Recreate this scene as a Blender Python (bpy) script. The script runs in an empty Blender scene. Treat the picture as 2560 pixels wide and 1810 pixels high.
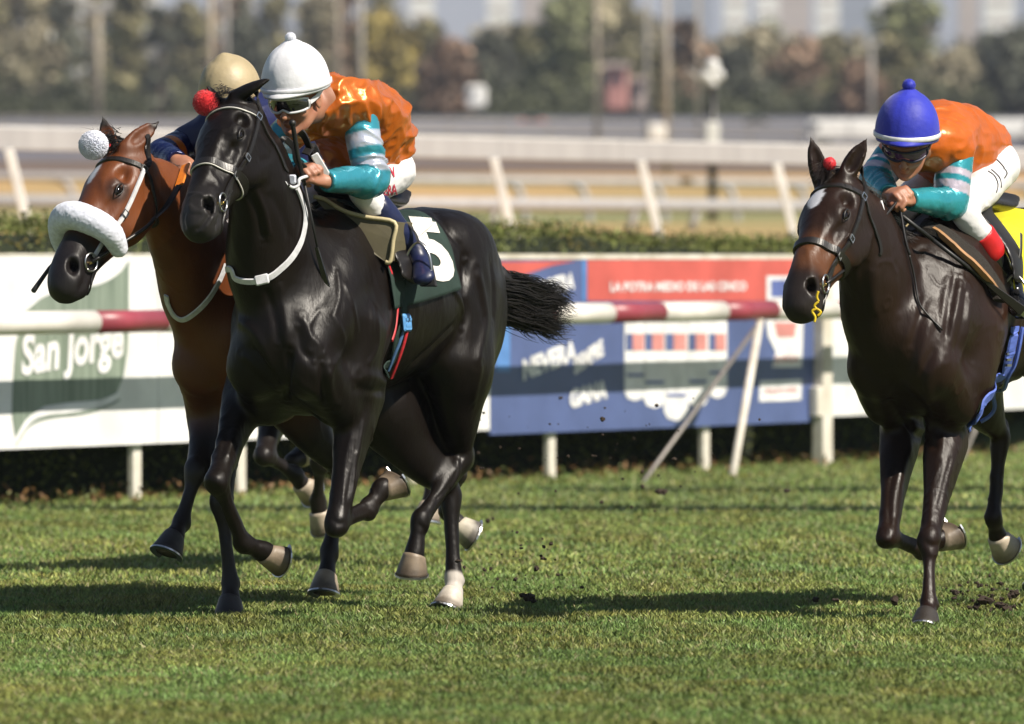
import bpy, math, random
import numpy as np
from mathutils import Vector, Matrix
from mathutils.bvhtree import BVHTree
from math import radians, sin, cos, pi

S = bpy.context.scene
COL = S.collection
random.seed(7)
RNG = np.random.default_rng(11)

# ------------------------------------------------------------------ camera, sky, sun, exposure
FPX = 19500.0          # focal length in pixels of the 2560 x 1810 photograph
CAMZ = 1.36
PITCH = math.atan(255.0 / FPX)
cam_d = bpy.data.cameras.new('camera')
cam = bpy.data.objects.new('camera', cam_d)
COL.objects.link(cam)
cam.location = (0, 0, CAMZ)
cam.rotation_euler = (pi / 2 - PITCH, 0, 0)
cam_d.sensor_width = 36
cam_d.lens = FPX * 36 / 2560
cam_d.clip_start = 1
cam_d.clip_end = 20000
cam_d.dof.use_dof = True
cam_d.dof.focus_distance = 29.5
cam_d.dof.aperture_fstop = 4.5
S.camera = cam

SUN_AZ = radians(55)     # from the view axis behind the camera towards the right
SUN_EL = radians(46)
TOSUN = Vector((sin(SUN_AZ) * cos(SUN_EL), -cos(SUN_AZ) * cos(SUN_EL), sin(SUN_EL)))
world = bpy.data.worlds.new('World')
S.world = world
world.use_nodes = True
wn = world.node_tree
bg = wn.nodes['Background']
sky = wn.nodes.new('ShaderNodeTexSky')
sky.sky_type = 'NISHITA'
sky.sun_disc = False
sky.sun_elevation = SUN_EL
sky.sun_rotation = math.atan2(TOSUN.x, TOSUN.y)
sky.air_density = 1.0
sky.dust_density = 0.3
wn.links.new(sky.outputs[0], bg.inputs[0])
bg.inputs[1].default_value = 0.05
sd = bpy.data.lights.new('sun', 'SUN')
sd.energy = 5.0
sd.angle = radians(0.5)
sd.color = (1.0, 0.92, 0.80)
sun = bpy.data.objects.new('sun', sd)
COL.objects.link(sun)
sun.location = (20, -10, 20)
sun.rotation_euler = TOSUN.to_track_quat('Z', 'Y').to_euler()
S.view_settings.view_transform = 'Standard'
S.view_settings.look = 'None'
S.view_settings.exposure = 0.70
S.view_settings.gamma = 1
S.view_settings.use_curve_mapping = False
S.cycles.max_bounces = 6
S.cycles.transparent_max_bounces = 6
S.cycles.volume_bounces = 0


def P(px, py, Y):
    """point of the place seen at pixel (px, py) of the photograph, Y metres in front"""
    x, y = px - 1280.0, 905.0 - py
    c, s_ = cos(PITCH), sin(PITCH)
    dy = FPX * c + y * s_
    dz = y * c - FPX * s_
    t = Y / dy
    return np.array([x * t, Y, CAMZ + dz * t])


# ------------------------------------------------------------------ materials
def nodes_of(m):
    nt = m.node_tree
    return nt, nt.nodes, nt.links


def mat(name, col, rough=0.6, spec=0.5, col2=None, nscale=8.0, ndetail=6, bump=0.0, bscale=40.0, metal=0.0,
        sheen=0.0, attr=False, contrast=(0.35, 0.65), coat=0.0, stretch=None, rvar=0.0):
    m = bpy.data.materials.new(name)
    m.use_nodes = True
    nt, N, L = nodes_of(m)
    b = N['Principled BSDF']
    b.inputs['Roughness'].default_value = rough
    b.inputs['Specular IOR Level'].default_value = spec
    b.inputs['Metallic'].default_value = metal
    b.inputs['Sheen Weight'].default_value = sheen
    b.inputs['Coat Weight'].default_value = coat
    tc = N.new('ShaderNodeTexCoord')
    mp = N.new('ShaderNodeMapping')
    if stretch: mp.inputs['Scale'].default_value = stretch
    L.new(tc.outputs['Object'], mp.inputs[0])
    if attr:
        at = N.new('ShaderNodeAttribute'); at.attribute_name = 'Col'
        base = at.outputs['Color']
    else:
        rg = N.new('ShaderNodeRGB'); rg.outputs[0].default_value = (*col, 1)
        base = rg.outputs[0]
    nz = N.new('ShaderNodeTexNoise'); nz.inputs['Scale'].default_value = nscale
    nz.inputs['Detail'].default_value = ndetail
    L.new(mp.outputs[0], nz.inputs['Vector'])
    mr = N.new('ShaderNodeMapRange'); mr.inputs[1].default_value = contrast[0]; mr.inputs[2].default_value = contrast[1]
    L.new(nz.outputs[0], mr.inputs[0])
    mx = N.new('ShaderNodeMix'); mx.data_type = 'RGBA'
    L.new(mr.outputs[0], mx.inputs[0])
    L.new(base, mx.inputs[6])
    if col2 is not None:
        mx.inputs[7].default_value = (*col2, 1)
    else:
        dk = N.new('ShaderNodeMix'); dk.data_type = 'RGBA'; dk.blend_type = 'MULTIPLY'
        dk.inputs[0].default_value = 1; L.new(base, dk.inputs[6]); dk.inputs[7].default_value = (0.78, 0.78, 0.78, 1)
        L.new(dk.outputs[2], mx.inputs[7])
    L.new(mx.outputs[2], b.inputs['Base Color'])
    if rvar:
        ma = N.new('ShaderNodeMath'); ma.operation = 'MULTIPLY_ADD'
        L.new(nz.outputs[0], ma.inputs[0]); ma.inputs[1].default_value = rvar; ma.inputs[2].default_value = rough - rvar / 2
        L.new(ma.outputs[0], b.inputs['Roughness'])
    if bump:
        n2 = N.new('ShaderNodeTexNoise'); n2.inputs['Scale'].default_value = bscale; n2.inputs['Detail'].default_value = 5
        L.new(mp.outputs[0], n2.inputs['Vector'])
        bp = N.new('ShaderNodeBump'); bp.inputs['Strength'].default_value = 1.0; bp.inputs['Distance'].default_value = bump
        L.new(n2.outputs[0], bp.inputs['Height']); L.new(bp.outputs[0], b.inputs['Normal'])
    return m


# ------------------------------------------------------------------ objects
BASE = {}


def props(o, label=None, cat=None, group=None, kind=None):
    if label: o['label'] = label
    if cat: o['category'] = cat
    if group: o['group'] = group
    if kind: o['kind'] = kind
    return o


def thing(name, base, label, cat, group=None):
    o = bpy.data.objects.new(name, None)
    o.empty_display_size = 0.1
    COL.objects.link(o)
    o.location = base
    BASE[o.name] = np.array(base, float)
    return props(o, label, cat, group)


def raw_mesh(name, verts, faces, base=(0, 0, 0), smooth=True, cols=None):
    """faces: array (n,3|4) or a list of arrays / index lists"""
    me = bpy.data.meshes.new(name)
    v = np.asarray(verts, float) - np.asarray(base, float)
    if isinstance(faces, np.ndarray): faces = [faces]
    if len(faces) and isinstance(faces[0], np.ndarray) and faces[0].ndim == 2:
        faces = [f for f in faces if len(f)]
        me.vertices.add(len(v)); me.vertices.foreach_set('co', v.astype('f4').ravel())
        nl = sum(f.size for f in faces); npoly = sum(len(f) for f in faces)
        me.loops.add(nl); me.polygons.add(npoly)
        me.loops.foreach_set('vertex_index', np.concatenate([f.ravel() for f in faces]).astype('i4'))
        tot = np.concatenate([np.full(len(f), f.shape[1]) for f in faces])
        st = np.concatenate([[0], np.cumsum(tot)[:-1]])
        me.polygons.foreach_set('loop_start', st.astype('i4'))
        me.polygons.foreach_set('loop_total', tot.astype('i4'))
        me.update(calc_edges=True)
    else:
        me.from_pydata([tuple(p) for p in v], [], [tuple(f) for f in faces])
        me.update()
    if smooth: me.polygons.foreach_set('use_smooth', np.ones(len(me.polygons), bool))
    if cols is not None:
        a = me.color_attributes.new('Col', 'FLOAT_COLOR', 'POINT')
        c = np.ones((len(v), 4), 'f4'); c[:, :3] = cols
        a.data.foreach_set('color', c.ravel())
    return me


def obj(name, verts, faces, m, parent=None, base=None, smooth=True, cols=None, kind=None):
    if parent is not None: b = BASE[parent.name]
    else: b = np.array(base if base is not None else (0, 0, 0), float)
    me = raw_mesh(name, verts, faces, b, smooth, cols)
    if m is not None: me.materials.append(m)
    o = bpy.data.objects.new(name, me)
    COL.objects.link(o)
    if parent is not None:
        o.parent = parent
    else:
        o.location = b
    BASE[o.name] = b
    if kind: o['kind'] = kind
    return o


def V(*a): return np.array(a, float)


def nrm(v):
    v = np.asarray(v, float)
    return v / (np.linalg.norm(v) + 1e-12)


class MB:
    """collects plain shapes into one mesh"""
    def __init__(s): s.v = []; s.f = []

    def add(s, v, f):
        o = len(s.v); s.v += [tuple(p) for p in v]; s.f += [tuple(i + o for i in q) for q in f]

    def box(s, c, ax, ay, az, bev=0.0):
        c = np.array(c, float); ax, ay, az = map(lambda q: np.array(q, float), (ax, ay, az))
        if bev <= 0:
            v = [c + i * ax + j * ay + k * az for k in (-1, 1) for j in (-1, 1) for i in (-1, 1)]
            s.add(v, [(0, 2, 3, 1), (4, 5, 7, 6), (0, 1, 5, 4), (2, 6, 7, 3), (0, 4, 6, 2), (1, 3, 7, 5)])
            return
        lx, ly = np.linalg.norm(ax), np.linalg.norm(ay)
        bx, by = 1 - bev / lx, 1 - bev / ly
        ring = [(-bx, -1), (bx, -1), (1, -by), (1, by), (bx, 1), (-bx, 1), (-1, by), (-1, -by)]
        lz = np.linalg.norm(az); bz = 1 - bev / lz
        v = []
        for zz, sc in ((-1, 1), (-bz, 0), (bz, 0), (1, 1)):
            for (i, j) in ring:
                if sc: i *= bx; j *= by
                v.append(c + i * ax + j * ay + zz * az)
        f = []
        for r in range(3):
            for q in range(8):
                a = r * 8 + q; b = r * 8 + (q + 1) % 8
                f.append((a, b, b + 8, a + 8))
        f.append(tuple(range(7, -1, -1))); f.append(tuple(range(24, 32)))
        s.add(v, f)

    def tube(s, pts, r, n=10, cap=True):
        pts = [np.array(p, float) for p in pts]
        if not hasattr(r, '__len__'): r = [r] * len(pts)
        t0 = nrm(pts[1] - pts[0])
        u = nrm(np.cross(t0, (0, 0, 1) if abs(t0[2]) < 0.9 else (1, 0, 0)))
        v = []
        for i, p in enumerate(pts):
            t = nrm(pts[min(i + 1, len(pts) - 1)] - pts[max(i - 1, 0)])
            u = nrm(u - t * np.dot(u, t)); w = np.cross(t, u)
            for q in range(n):
                a = 2 * pi * q / n
                v.append(p + r[i] * (cos(a) * u + sin(a) * w))
        f = [(i * n + q, i * n + (q + 1) % n, (i + 1) * n + (q + 1) % n, (i + 1) * n + q)
             for i in range(len(pts) - 1) for q in range(n)]
        if cap:
            f.append(tuple(range(n - 1, -1, -1)))
            f.append(tuple((len(pts) - 1) * n + q for q in range(n)))
        s.add(v, f)

    def sphere(s, c, r, nu=12, nv=8, axes=None):
        c = np.array(c, float)
        if axes is None: axes = np.eye(3)
        if not hasattr(r, '__len__'): r = (r, r, r)
        v = [c + axes[2] * r[2]]
        for i in range(1, nv):
            th = pi * i / nv
            for j in range(nu):
                ph = 2 * pi * j / nu
                v.append(c + axes[0] * r[0] * sin(th) * cos(ph) + axes[1] * r[1] * sin(th) * sin(ph) + axes[2] * r[2] * cos(th))
        v.append(c - axes[2] * r[2])
        f = [(0, 1 + j, 1 + (j + 1) % nu) for j in range(nu)]
        for i in range(nv - 2):
            for j in range(nu):
                a = 1 + i * nu + j; b = 1 + i * nu + (j + 1) % nu
                f.append((a, a + nu, b + nu, b))
        e = 1 + (nv - 1) * nu
        f += [(e, e - nu + (j + 1) % nu, e - nu + j) for j in range(nu)]
        s.add(v, f)

    def build(s, name, m, parent=None, base=None, smooth=False, kind=None):
        o = obj(name, np.array(s.v), s.f, m, parent, base, smooth, None, kind)
        return o


def catmull(pts, n=6, closed=False):
    pts = np.asarray(pts, float)
    m = len(pts)
    out = []
    rng = range(m) if closed else range(m - 1)
    for i in rng:
        if closed: p0, p1, p2, p3 = pts[(i - 1) % m], pts[i], pts[(i + 1) % m], pts[(i + 2) % m]
        else: p0, p1, p2, p3 = pts[max(i - 1, 0)], pts[i], pts[i + 1], pts[min(i + 2, m - 1)]
        for j in range(n):
            t = j / n
            out.append(0.5 * ((2 * p1) + (-p0 + p2) * t + (2 * p0 - 5 * p1 + 4 * p2 - p3) * t * t + (-p0 + 3 * p1 - 3 * p2 + p3) * t ** 3))
    if not closed: out.append(pts[-1])
    return np.array(out)


def noise3(p, seed=0):
    """smooth value noise on points, -1..1"""
    p = np.asarray(p, float)
    i = np.floor(p).astype(np.int64); f = p - i
    f = f * f * (3 - 2 * f)
    def h(a, b, c):
        n = (a * 374761393 + b * 668265263 + c * 2147483647 + seed * 974634777) & 0x7fffffff
        n = ((n ^ (n >> 13)) * 1274126177) & 0x7fffffff
        return ((n ^ (n >> 16)) & 0xffff) / 32767.5 - 1
    r = 0
    for dx in (0, 1):
        for dy in (0, 1):
            for dz in (0, 1):
                w = (f[:, 0] if dx else 1 - f[:, 0]) * (f[:, 1] if dy else 1 - f[:, 1]) * (f[:, 2] if dz else 1 - f[:, 2])
                r = r + w * h(i[:, 0] + dx, i[:, 1] + dy, i[:, 2] + dz)
    return r


# ------------------------------------------------------------------ organic shapes: blended distance field -> one mesh
class Sdf:
    def __init__(s, h): s.h = h; s.ops = []; s.rk = 1.0

    def chain(s, pts, rad, u, k=0.03, sub=False, n=3, grp=None):
        pts = np.asarray(pts, float)
        rad = np.asarray([(r, r) if not hasattr(r, '__len__') else r for r in rad], float) * s.rk
        u = np.asarray(u, float)
        if u.ndim == 1: u = np.tile(u, (len(pts), 1))
        al = np.hstack([pts, rad, u])
        if len(pts) > 2 and n > 1: al = catmull(al, n * 4)
        s.ops.append(('c', al, k, sub))

    def ell(s, c, r, axes=None, k=0.03, sub=False):
        if axes is None: axes = np.eye(3)
        s.ops.append(('e', np.array(c, float), np.array(r, float), np.array(axes, float), k, sub))

    def bake(s, name='body', smooth=12):
        lo = np.full(3, 1e9); hi = -lo
        for op in s.ops:
            if op[0] == 'c' and not op[3]:
                r = op[1][:, 3:5].max(1)[:, None]
                lo = np.minimum(lo, (op[1][:, :3] - r).min(0)); hi = np.maximum(hi, (op[1][:, :3] + r).max(0))
            if op[0] == 'e' and not op[5]:
                e = np.abs(op[3] * op[2][:, None]).sum(0)
                lo = np.minimum(lo, op[1] - e); hi = np.maximum(hi, op[1] + e)
        h = s.h
        lo -= 6 * h; hi += 6 * h
        dim = np.ceil((hi - lo) / h).astype(int) + 1
        F = np.full(dim, 1.0, 'f4')
        ax = [(lo[i] + h * np.arange(dim[i])).astype('f4') for i in range(3)]

        def box(a, b):
            i0 = np.clip(np.floor((a - lo) / h).astype(int), 0, dim); i1 = np.clip(np.ceil((b - lo) / h).astype(int) + 1, 0, dim)
            return tuple(slice(i0[i], i1[i]) for i in range(3))

        def comp(sl, o, w):
            X = (ax[0][sl[0]] - o[0]) * w[0]; Y = (ax[1][sl[1]] - o[1]) * w[1]; Z = (ax[2][sl[2]] - o[2]) * w[2]
            return (X[:, None, None] + Y[None, :, None] + Z[None, None, :]).astype('f4')

        def merge(sl, D, k, sub):
            A = F[sl]
            if sub:
                D = -D
                hh = np.maximum(k - np.abs(A - D), 0) / k
                F[sl] = np.maximum(A, D) + hh * hh * k * 0.25
            else:
                hh = np.maximum(k - np.abs(A - D), 0) / k
                F[sl] = np.minimum(A, D) - hh * hh * k * 0.25
        for op in s.ops:
            if op[0] == 'e':
                _, c, r, axes, k, sub = op
                e = np.abs(axes * r[:, None]).sum(0) + k + 3 * h
                sl = box(c - e, c + e)
                if min(q.stop - q.start for q in sl) <= 0: continue
                q = [comp(sl, c, axes[i]) for i in range(3)]
                q0 = np.sqrt(sum((q[i] / r[i]) ** 2 for i in range(3))) + 1e-5
                q1 = np.sqrt(sum((q[i] / r[i] ** 2) ** 2 for i in range(3))) + 1e-5
                merge(sl, q0 * (q0 - 1) / q1, k, sub)
            else:
                _, al, k, sub = op
                mg = k + 3 * h
                rr = al[:, 3:5].max(1)[:, None] + mg
                sl = box((al[:, :3] - rr).min(0), (al[:, :3] + rr).max(0))
                if min(q.stop - q.start for q in sl) <= 0: continue
                off = [q.start for q in sl]
                D = np.full([q.stop - q.start for q in sl], 1.0, 'f4')
                for i in range(len(al) - 1):
                    A, B = al[i, :3], al[i + 1, :3]
                    Lg = np.linalg.norm(B - A)
                    if Lg < 1e-6: continue
                    w = (B - A) / Lg
                    uu = al[i, 5:8] + al[i + 1, 5:8]; uu = nrm(uu - w * uu.dot(w)); vv = np.cross(w, uu)
                    e = max(al[i, 3:5].max(), al[i + 1, 3:5].max()) + mg
                    s2 = box(np.minimum(A, B) - e, np.maximum(A, B) + e)
                    if min(q.stop - q.start for q in s2) <= 0: continue
                    t = comp(s2, A, w); x = comp(s2, A, uu); y = comp(s2, A, vv)
                    tt = np.clip(t / Lg, 0, 1)
                    a = al[i, 3] + tt * (al[i + 1, 3] - al[i, 3]); b = al[i, 4] + tt * (al[i + 1, 4] - al[i, 4])
                    c = np.minimum(a, b); z = t - tt * Lg
                    q0 = np.sqrt((x / a) ** 2 + (y / b) ** 2 + (z / c) ** 2) + 1e-5
                    q1 = np.sqrt((x / a ** 2) ** 2 + (y / b ** 2) ** 2 + (z / c ** 2) ** 2) + 1e-5
                    d = q0 * (q0 - 1) / q1
                    s3 = tuple(slice(s2[j].start - off[j], s2[j].stop - off[j]) for j in range(3))
                    if min(q.start for q in s3) < 0:
                        cut = [max(0, -q.start) for q in s3]
                        d = d[cut[0]:, cut[1]:, cut[2]:]
                        s3 = tuple(slice(max(0, q.start), q.stop) for q in s3)
                    tgt = D[s3]
                    d = d[:tgt.shape[0], :tgt.shape[1], :tgt.shape[2]]
                    D[s3] = np.minimum(tgt, d)
                merge(sl, D, k, sub)
        bgv = 3 * h
        np.clip(F, -bgv, bgv, out=F)
        import openvdb
        g = openvdb.FloatGrid(bgv)
        g.copyFromArray(F, tolerance=1e-6)
        pts, tris, quads = g.convertToPolygons(isovalue=0.0, adaptivity=0.0)
        pts = np.asarray(pts, float) * h + lo
        quads = np.asarray(quads, np.int64); tris = np.asarray(tris, np.int64)
        # keep the largest shell only
        n = len(pts)
        e = np.concatenate([quads[:, [0, 1]], quads[:, [1, 2]], quads[:, [2, 3]], quads[:, [3, 0]]])
        if len(tris): e = np.concatenate([e, tris[:, [0, 1]], tris[:, [1, 2]], tris[:, [2, 0]]])
        deg = np.bincount(e.ravel(), minlength=n).astype(float)
        deg[deg == 0] = 1
        for _ in range(smooth):
            for lam in (0.55, -0.3):
                acc = np.stack([np.bincount(e[:, 0], pts[e[:, 1], j], n) + np.bincount(e[:, 1], pts[e[:, 0], j], n) for j in range(3)], 1)
                pts = pts + lam * (acc / deg[:, None] - pts)
        # orientation
        a, b, c = pts[quads[:, 0]], pts[quads[:, 1]], pts[quads[:, 2]]
        if np.einsum('ij,ij->i', np.cross(a, b), c).sum() - np.einsum('ij,ij->i', np.cross(b - a, c - a), np.tile(pts.mean(0), (len(a), 1))).sum() < 0:
            quads = quads[:, ::-1]; tris = tris[:, ::-1] if len(tris) else tris
        s.v = pts; s.q = quads; s.t = tris.reshape(-1, 3)
        return s

    def normals(s):
        v, q = s.v, s.q
        fn = np.cross(v[q[:, 2]] - v[q[:, 0]], v[q[:, 3]] - v[q[:, 1]])
        n = np.zeros_like(v)
        for j in range(4):
            for c in range(3): n[:, c] += np.bincount(q[:, j], fn[:, c], len(v))
        return n / (np.linalg.norm(n, axis=1)[:, None] + 1e-12)

    def faces(s): return [f for f in (s.q, s.t) if len(f)]

    def bvh(s):
        step = s.q[:, [0, 1, 2]], s.q[:, [0, 2, 3]]
        tr = np.concatenate(step)
        s._b = BVHTree.FromPolygons(s.v.tolist(), tr.tolist(), all_triangles=True)
        return s._b


def snap(bvh, pts, off):
    out = []; nn = []
    for p in pts:
        l, n, i, d = bvh.find_nearest(Vector(p))
        dv = Vector(p) - l
        if dv.length > 1e-4 and dv.dot(n) < 0 and dv.length < 0.004: pass
        l = np.array(l); n = np.array(n)
        out.append(l + n * off); nn.append(n)
    return np.array(out), np.array(nn)


def ribbon(name, path, width, thick, m, parent, bvh=None, off=0.002, closed=False, n=8, up=None, wfun=None):
    """strap lying on a surface; width along (tangent x normal)"""
    p = catmull(path, n, closed)
    if bvh is not None:
        p, nn = snap(bvh, p, off)
        for _ in range(2):
            q = p.copy()
            if closed: q = (np.roll(p, 1, 0) + np.roll(p, -1, 0)) / 2
            else: q[1:-1] = (p[:-2] + p[2:]) / 2
            p = p * 0.5 + q * 0.5
            nq = (np.roll(nn, 1, 0) + np.roll(nn, -1, 0) + nn * 2) if closed else nn
            nn = nq / np.linalg.norm(nq, axis=1)[:, None]
    else:
        nn = np.tile(np.array(up if up is not None else (0, -1, 0), float), (len(p), 1))
    m_ = len(p)
    v = []
    for i in range(m_):
        t = nrm((p[(i + 1) % m_] if closed or i < m_ - 1 else p[i]) - (p[i - 1] if closed or i > 0 else p[i]))
        w = nrm(np.cross(t, nn[i])); nk = nrm(np.cross(w, t))
        hw = width / 2 * (wfun(i / (m_ - 1)) if wfun else 1)
        b = hw * 0.8
        for (a, c) in ((-hw, 0), (-b, thick), (b, thick), (hw, 0), (b, -thick * 0.3), (-b, -thick * 0.3)):
            v.append(p[i] + w * a + nk * c)
    f = []
    rng = m_ if closed else m_ - 1
    for i in range(rng):
        for j in range(6):
            a = i * 6 + j; b = i * 6 + (j + 1) % 6
            c = ((i + 1) % m_) * 6
            f.append((a, b, c + (j + 1) % 6, c + j))
    if not closed:
        f.append((0, 1, 2, 3, 4, 5)); f.append(tuple((m_ - 1) * 6 + j for j in (5, 4, 3, 2, 1, 0)))
    return obj(name, np.array(v), f, m, parent, smooth=False)


def strands(name, roots, dirs, lengths, sway, r0, m, parent, seg=8, grav=(0, 0, -0.1), seed=1, curl=0.02):
    """many tapered hairs in one mesh"""
    rg = np.random.default_rng(seed)
    n = len(roots)
    p = np.array(roots, float); d = np.array(dirs, float)
    d /= np.linalg.norm(d, axis=1)[:, None]
    d = d + rg.normal(0, sway, (n, 3))
    P_ = [p]
    cur = d
    L = np.array(lengths)[:, None] / seg
    ph = rg.normal(0, 1, (n, 3))
    for i in range(seg):
        cur = cur + np.array(grav) / seg + curl * np.sin(i * 1.3 + ph * 3) * rg.normal(1, 0.4, (n, 3))
        cur /= np.linalg.norm(cur, axis=1)[:, None]
        p = p + cur * L
        P_.append(p)
    P_ = np.array(P_)  # seg+1,n,3
    side = np.cross(cur, rg.normal(0, 1, (n, 3))); side /= np.linalg.norm(side, axis=1)[:, None]
    side2 = np.cross(cur, side)
    vs = []
    for i in range(seg + 1):
        r = r0 * (1 - 0.85 * i / seg)
        for a in range(3):
            an = 2 * pi * a / 3
            vs.append(P_[i] + r * (cos(an) * side + sin(an) * side2))
    vs = np.array(vs)  # (seg+1)*3, n, 3
    v = vs.transpose(1, 0, 2).reshape(-1, 3)
    f = []
    base = (np.arange(n) * (seg + 1) * 3)[:, None]
    for i in range(seg):
        for a in range(3):
            b = (a + 1) % 3
            f.append(base + np.array([[i * 3 + a, i * 3 + b, (i + 1) * 3 + b, (i + 1) * 3 + a]]))
    f = np.concatenate(f)
    return obj(name, v, f, m, parent)

# ------------------------------------------------------------------ horses
class Frame:
    """a horse's own axes: s forward from the point of the shoulder, w to its left, z up"""
    def __init__(f, px, Y0, th):
        th = radians(th)
        f.O = P(px, 1200, Y0); f.O[2] = 0
        f.F = V(-sin(th), -cos(th), 0); f.L = V(cos(th), -sin(th), 0); f.Z = V(0, 0, 1)

    def l(f, s, w, z): return f.O + f.F * s + f.L * w + f.Z * z

    def p(f, px, py, s, w): return P(px, py, f.O[1] + s * f.F[1] + w * f.L[1])


class HeadFrame:
    def __init__(h, poll, psi, phi, roll=0, sc=1.0):
        psi, phi, roll = radians(psi), radians(phi), radians(roll)
        hd = V(-sin(psi), -cos(psi), 0)
        a = cos(phi) * hd - sin(phi) * V(0, 0, 1)
        l = V(cos(psi), -sin(psi), 0)
        n = sin(phi) * hd + cos(phi) * V(0, 0, 1)
        if roll:
            l, n = l * cos(roll) + n * sin(roll), n * cos(roll) - l * sin(roll)
        h.o, h.a, h.n, h.w, h.sc = np.array(poll, float), a, n, l, sc

    def p(h, t, d, w): return h.o + (h.a * t + h.n * d + h.w * w * 1.08) * h.sc

    def inv(h, pts):
        q = (pts - h.o) / h.sc
        return q @ h.a, q @ h.n, q @ h.w


def lerp(a, b, t): return np.asarray(a, float) * (1 - t) + np.asarray(b, float) * t


def fore_leg(f, L, E, K, T, C, sc=1.0):
    A = lambda p, q, *ts: [lerp(p, q, t) for t in ts]
    f.chain(A(E, K, -.15, .12, .35, .6, .8), [(.09, .12), (.078, .105), (.060, .078), (.048, .058), (.044, .048)], L, .055)
    f.chain(A(E, K, .6, .8, .95) + [K] + A(K, T, .13, .3, .7, .9) + [T] + A(T, C, .45, 1.0, 1.15),
            [(.043, .052), (.043, .046), (.050, .052), (.051, .050), (.042, .043), (.029, .031), (.028, .030), (.034, .034),
             (.041, .041), (.033, .034), (.043, .044), (.040, .042)], L, .02)
    ax = nrm(T - K); bk = nrm(np.cross(L, ax))
    # tendons behind the cannon, knee cap
    f.chain([K + bk * .030 + ax * .03, lerp(K, T, .4) + bk * .028, lerp(K, T, .85) + bk * .030, T + bk * .026], [(.019, .016), (.015, .011), (.017, .013), (.024, .020)], L, .014)
    f.ell(K - bk * .022 - ax * .01, (.036, .024, .042), [L, bk, ax], .02)
    f.ell(T + bk * .024 + ax * .008, (.030, .024, .024), [L, bk, ax], .02)
    # forearm muscle bellies
    ae = nrm(K - E); be = nrm(np.cross(L, ae))
    for s_ in (-1, 1):
        f.chain([lerp(E, K, -.05) + L * .035 * s_ - be * .03, lerp(E, K, .3) + L * .026 * s_ - be * .035, lerp(E, K, .72) + L * .012 * s_ - be * .022],
                [.045, .037, .017], L, .015)
        f.chain([lerp(E, K, -.1) + L * .03 * s_ + be * .05, lerp(E, K, .3) + L * .02 * s_ + be * .042, lerp(E, K, .78) + L * .01 * s_ + be * .024],
                [.045, .03, .015], L, .015)


def hind_leg(f, L, St, H, T, C):
    A = lambda p, q, *ts: [lerp(p, q, t) for t in ts]
    f.chain(A(St, H, -.1, .1, .35, .6, .8), [(.125, .17), (.120, .165), (.098, .145), (.075, .115), (.050, .070)], L, .06)
    f.chain(A(St, H, .7, .86) + [H] + A(H, T, .14, .35, .7, .9) + [T] + A(T, C, .45, 1.0, 1.15),
            [(.050, .065), (.042, .050), (.046, .052), (.041, .045), (.032, .034), (.031, .033), (.036, .037),
             (.042, .043), (.033, .035), (.043, .044), (.040, .042)], L, .02)
    ax = nrm(T - H); bk = nrm(np.cross(L, ax))
    ag = nrm(H - St); bg_ = nrm(np.cross(L, ag))
    hp = H + bk * .045 - ax * .045          # point of the hock
    f.chain([lerp(St, H, .45) + bg_ * .085, lerp(St, H, .75) + bg_ * .068, hp, H + bk * .04 + ax * .03, H + bk * .026 + ax * .09],
            [(.022, .022), (.013, .013), (.02, .02), (.022, .016), (.017, .014)], L, .018)
    f.chain([H + bk * .028 + ax * .06, lerp(H, T, .5) + bk * .030, lerp(H, T, .87) + bk * .032, T + bk * .028], [(.018, .014), (.0145, .011), (.016, .013), (.024, .020)], L, .014)
    f.ell(T + bk * .024 + ax * .008, (.031, .024, .024), [L, bk, ax], .02)
    for s_ in (-1, 1):
        f.chain([lerp(St, H, .0) + L * .05 * s_ - bg_ * .04, lerp(St, H, .35) + L * .03 * s_ - bg_ * .045, lerp(St, H, .8) + L * .01 * s_ - bg_ * .018],
                [.05, .034, .016], L, .018)


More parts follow.
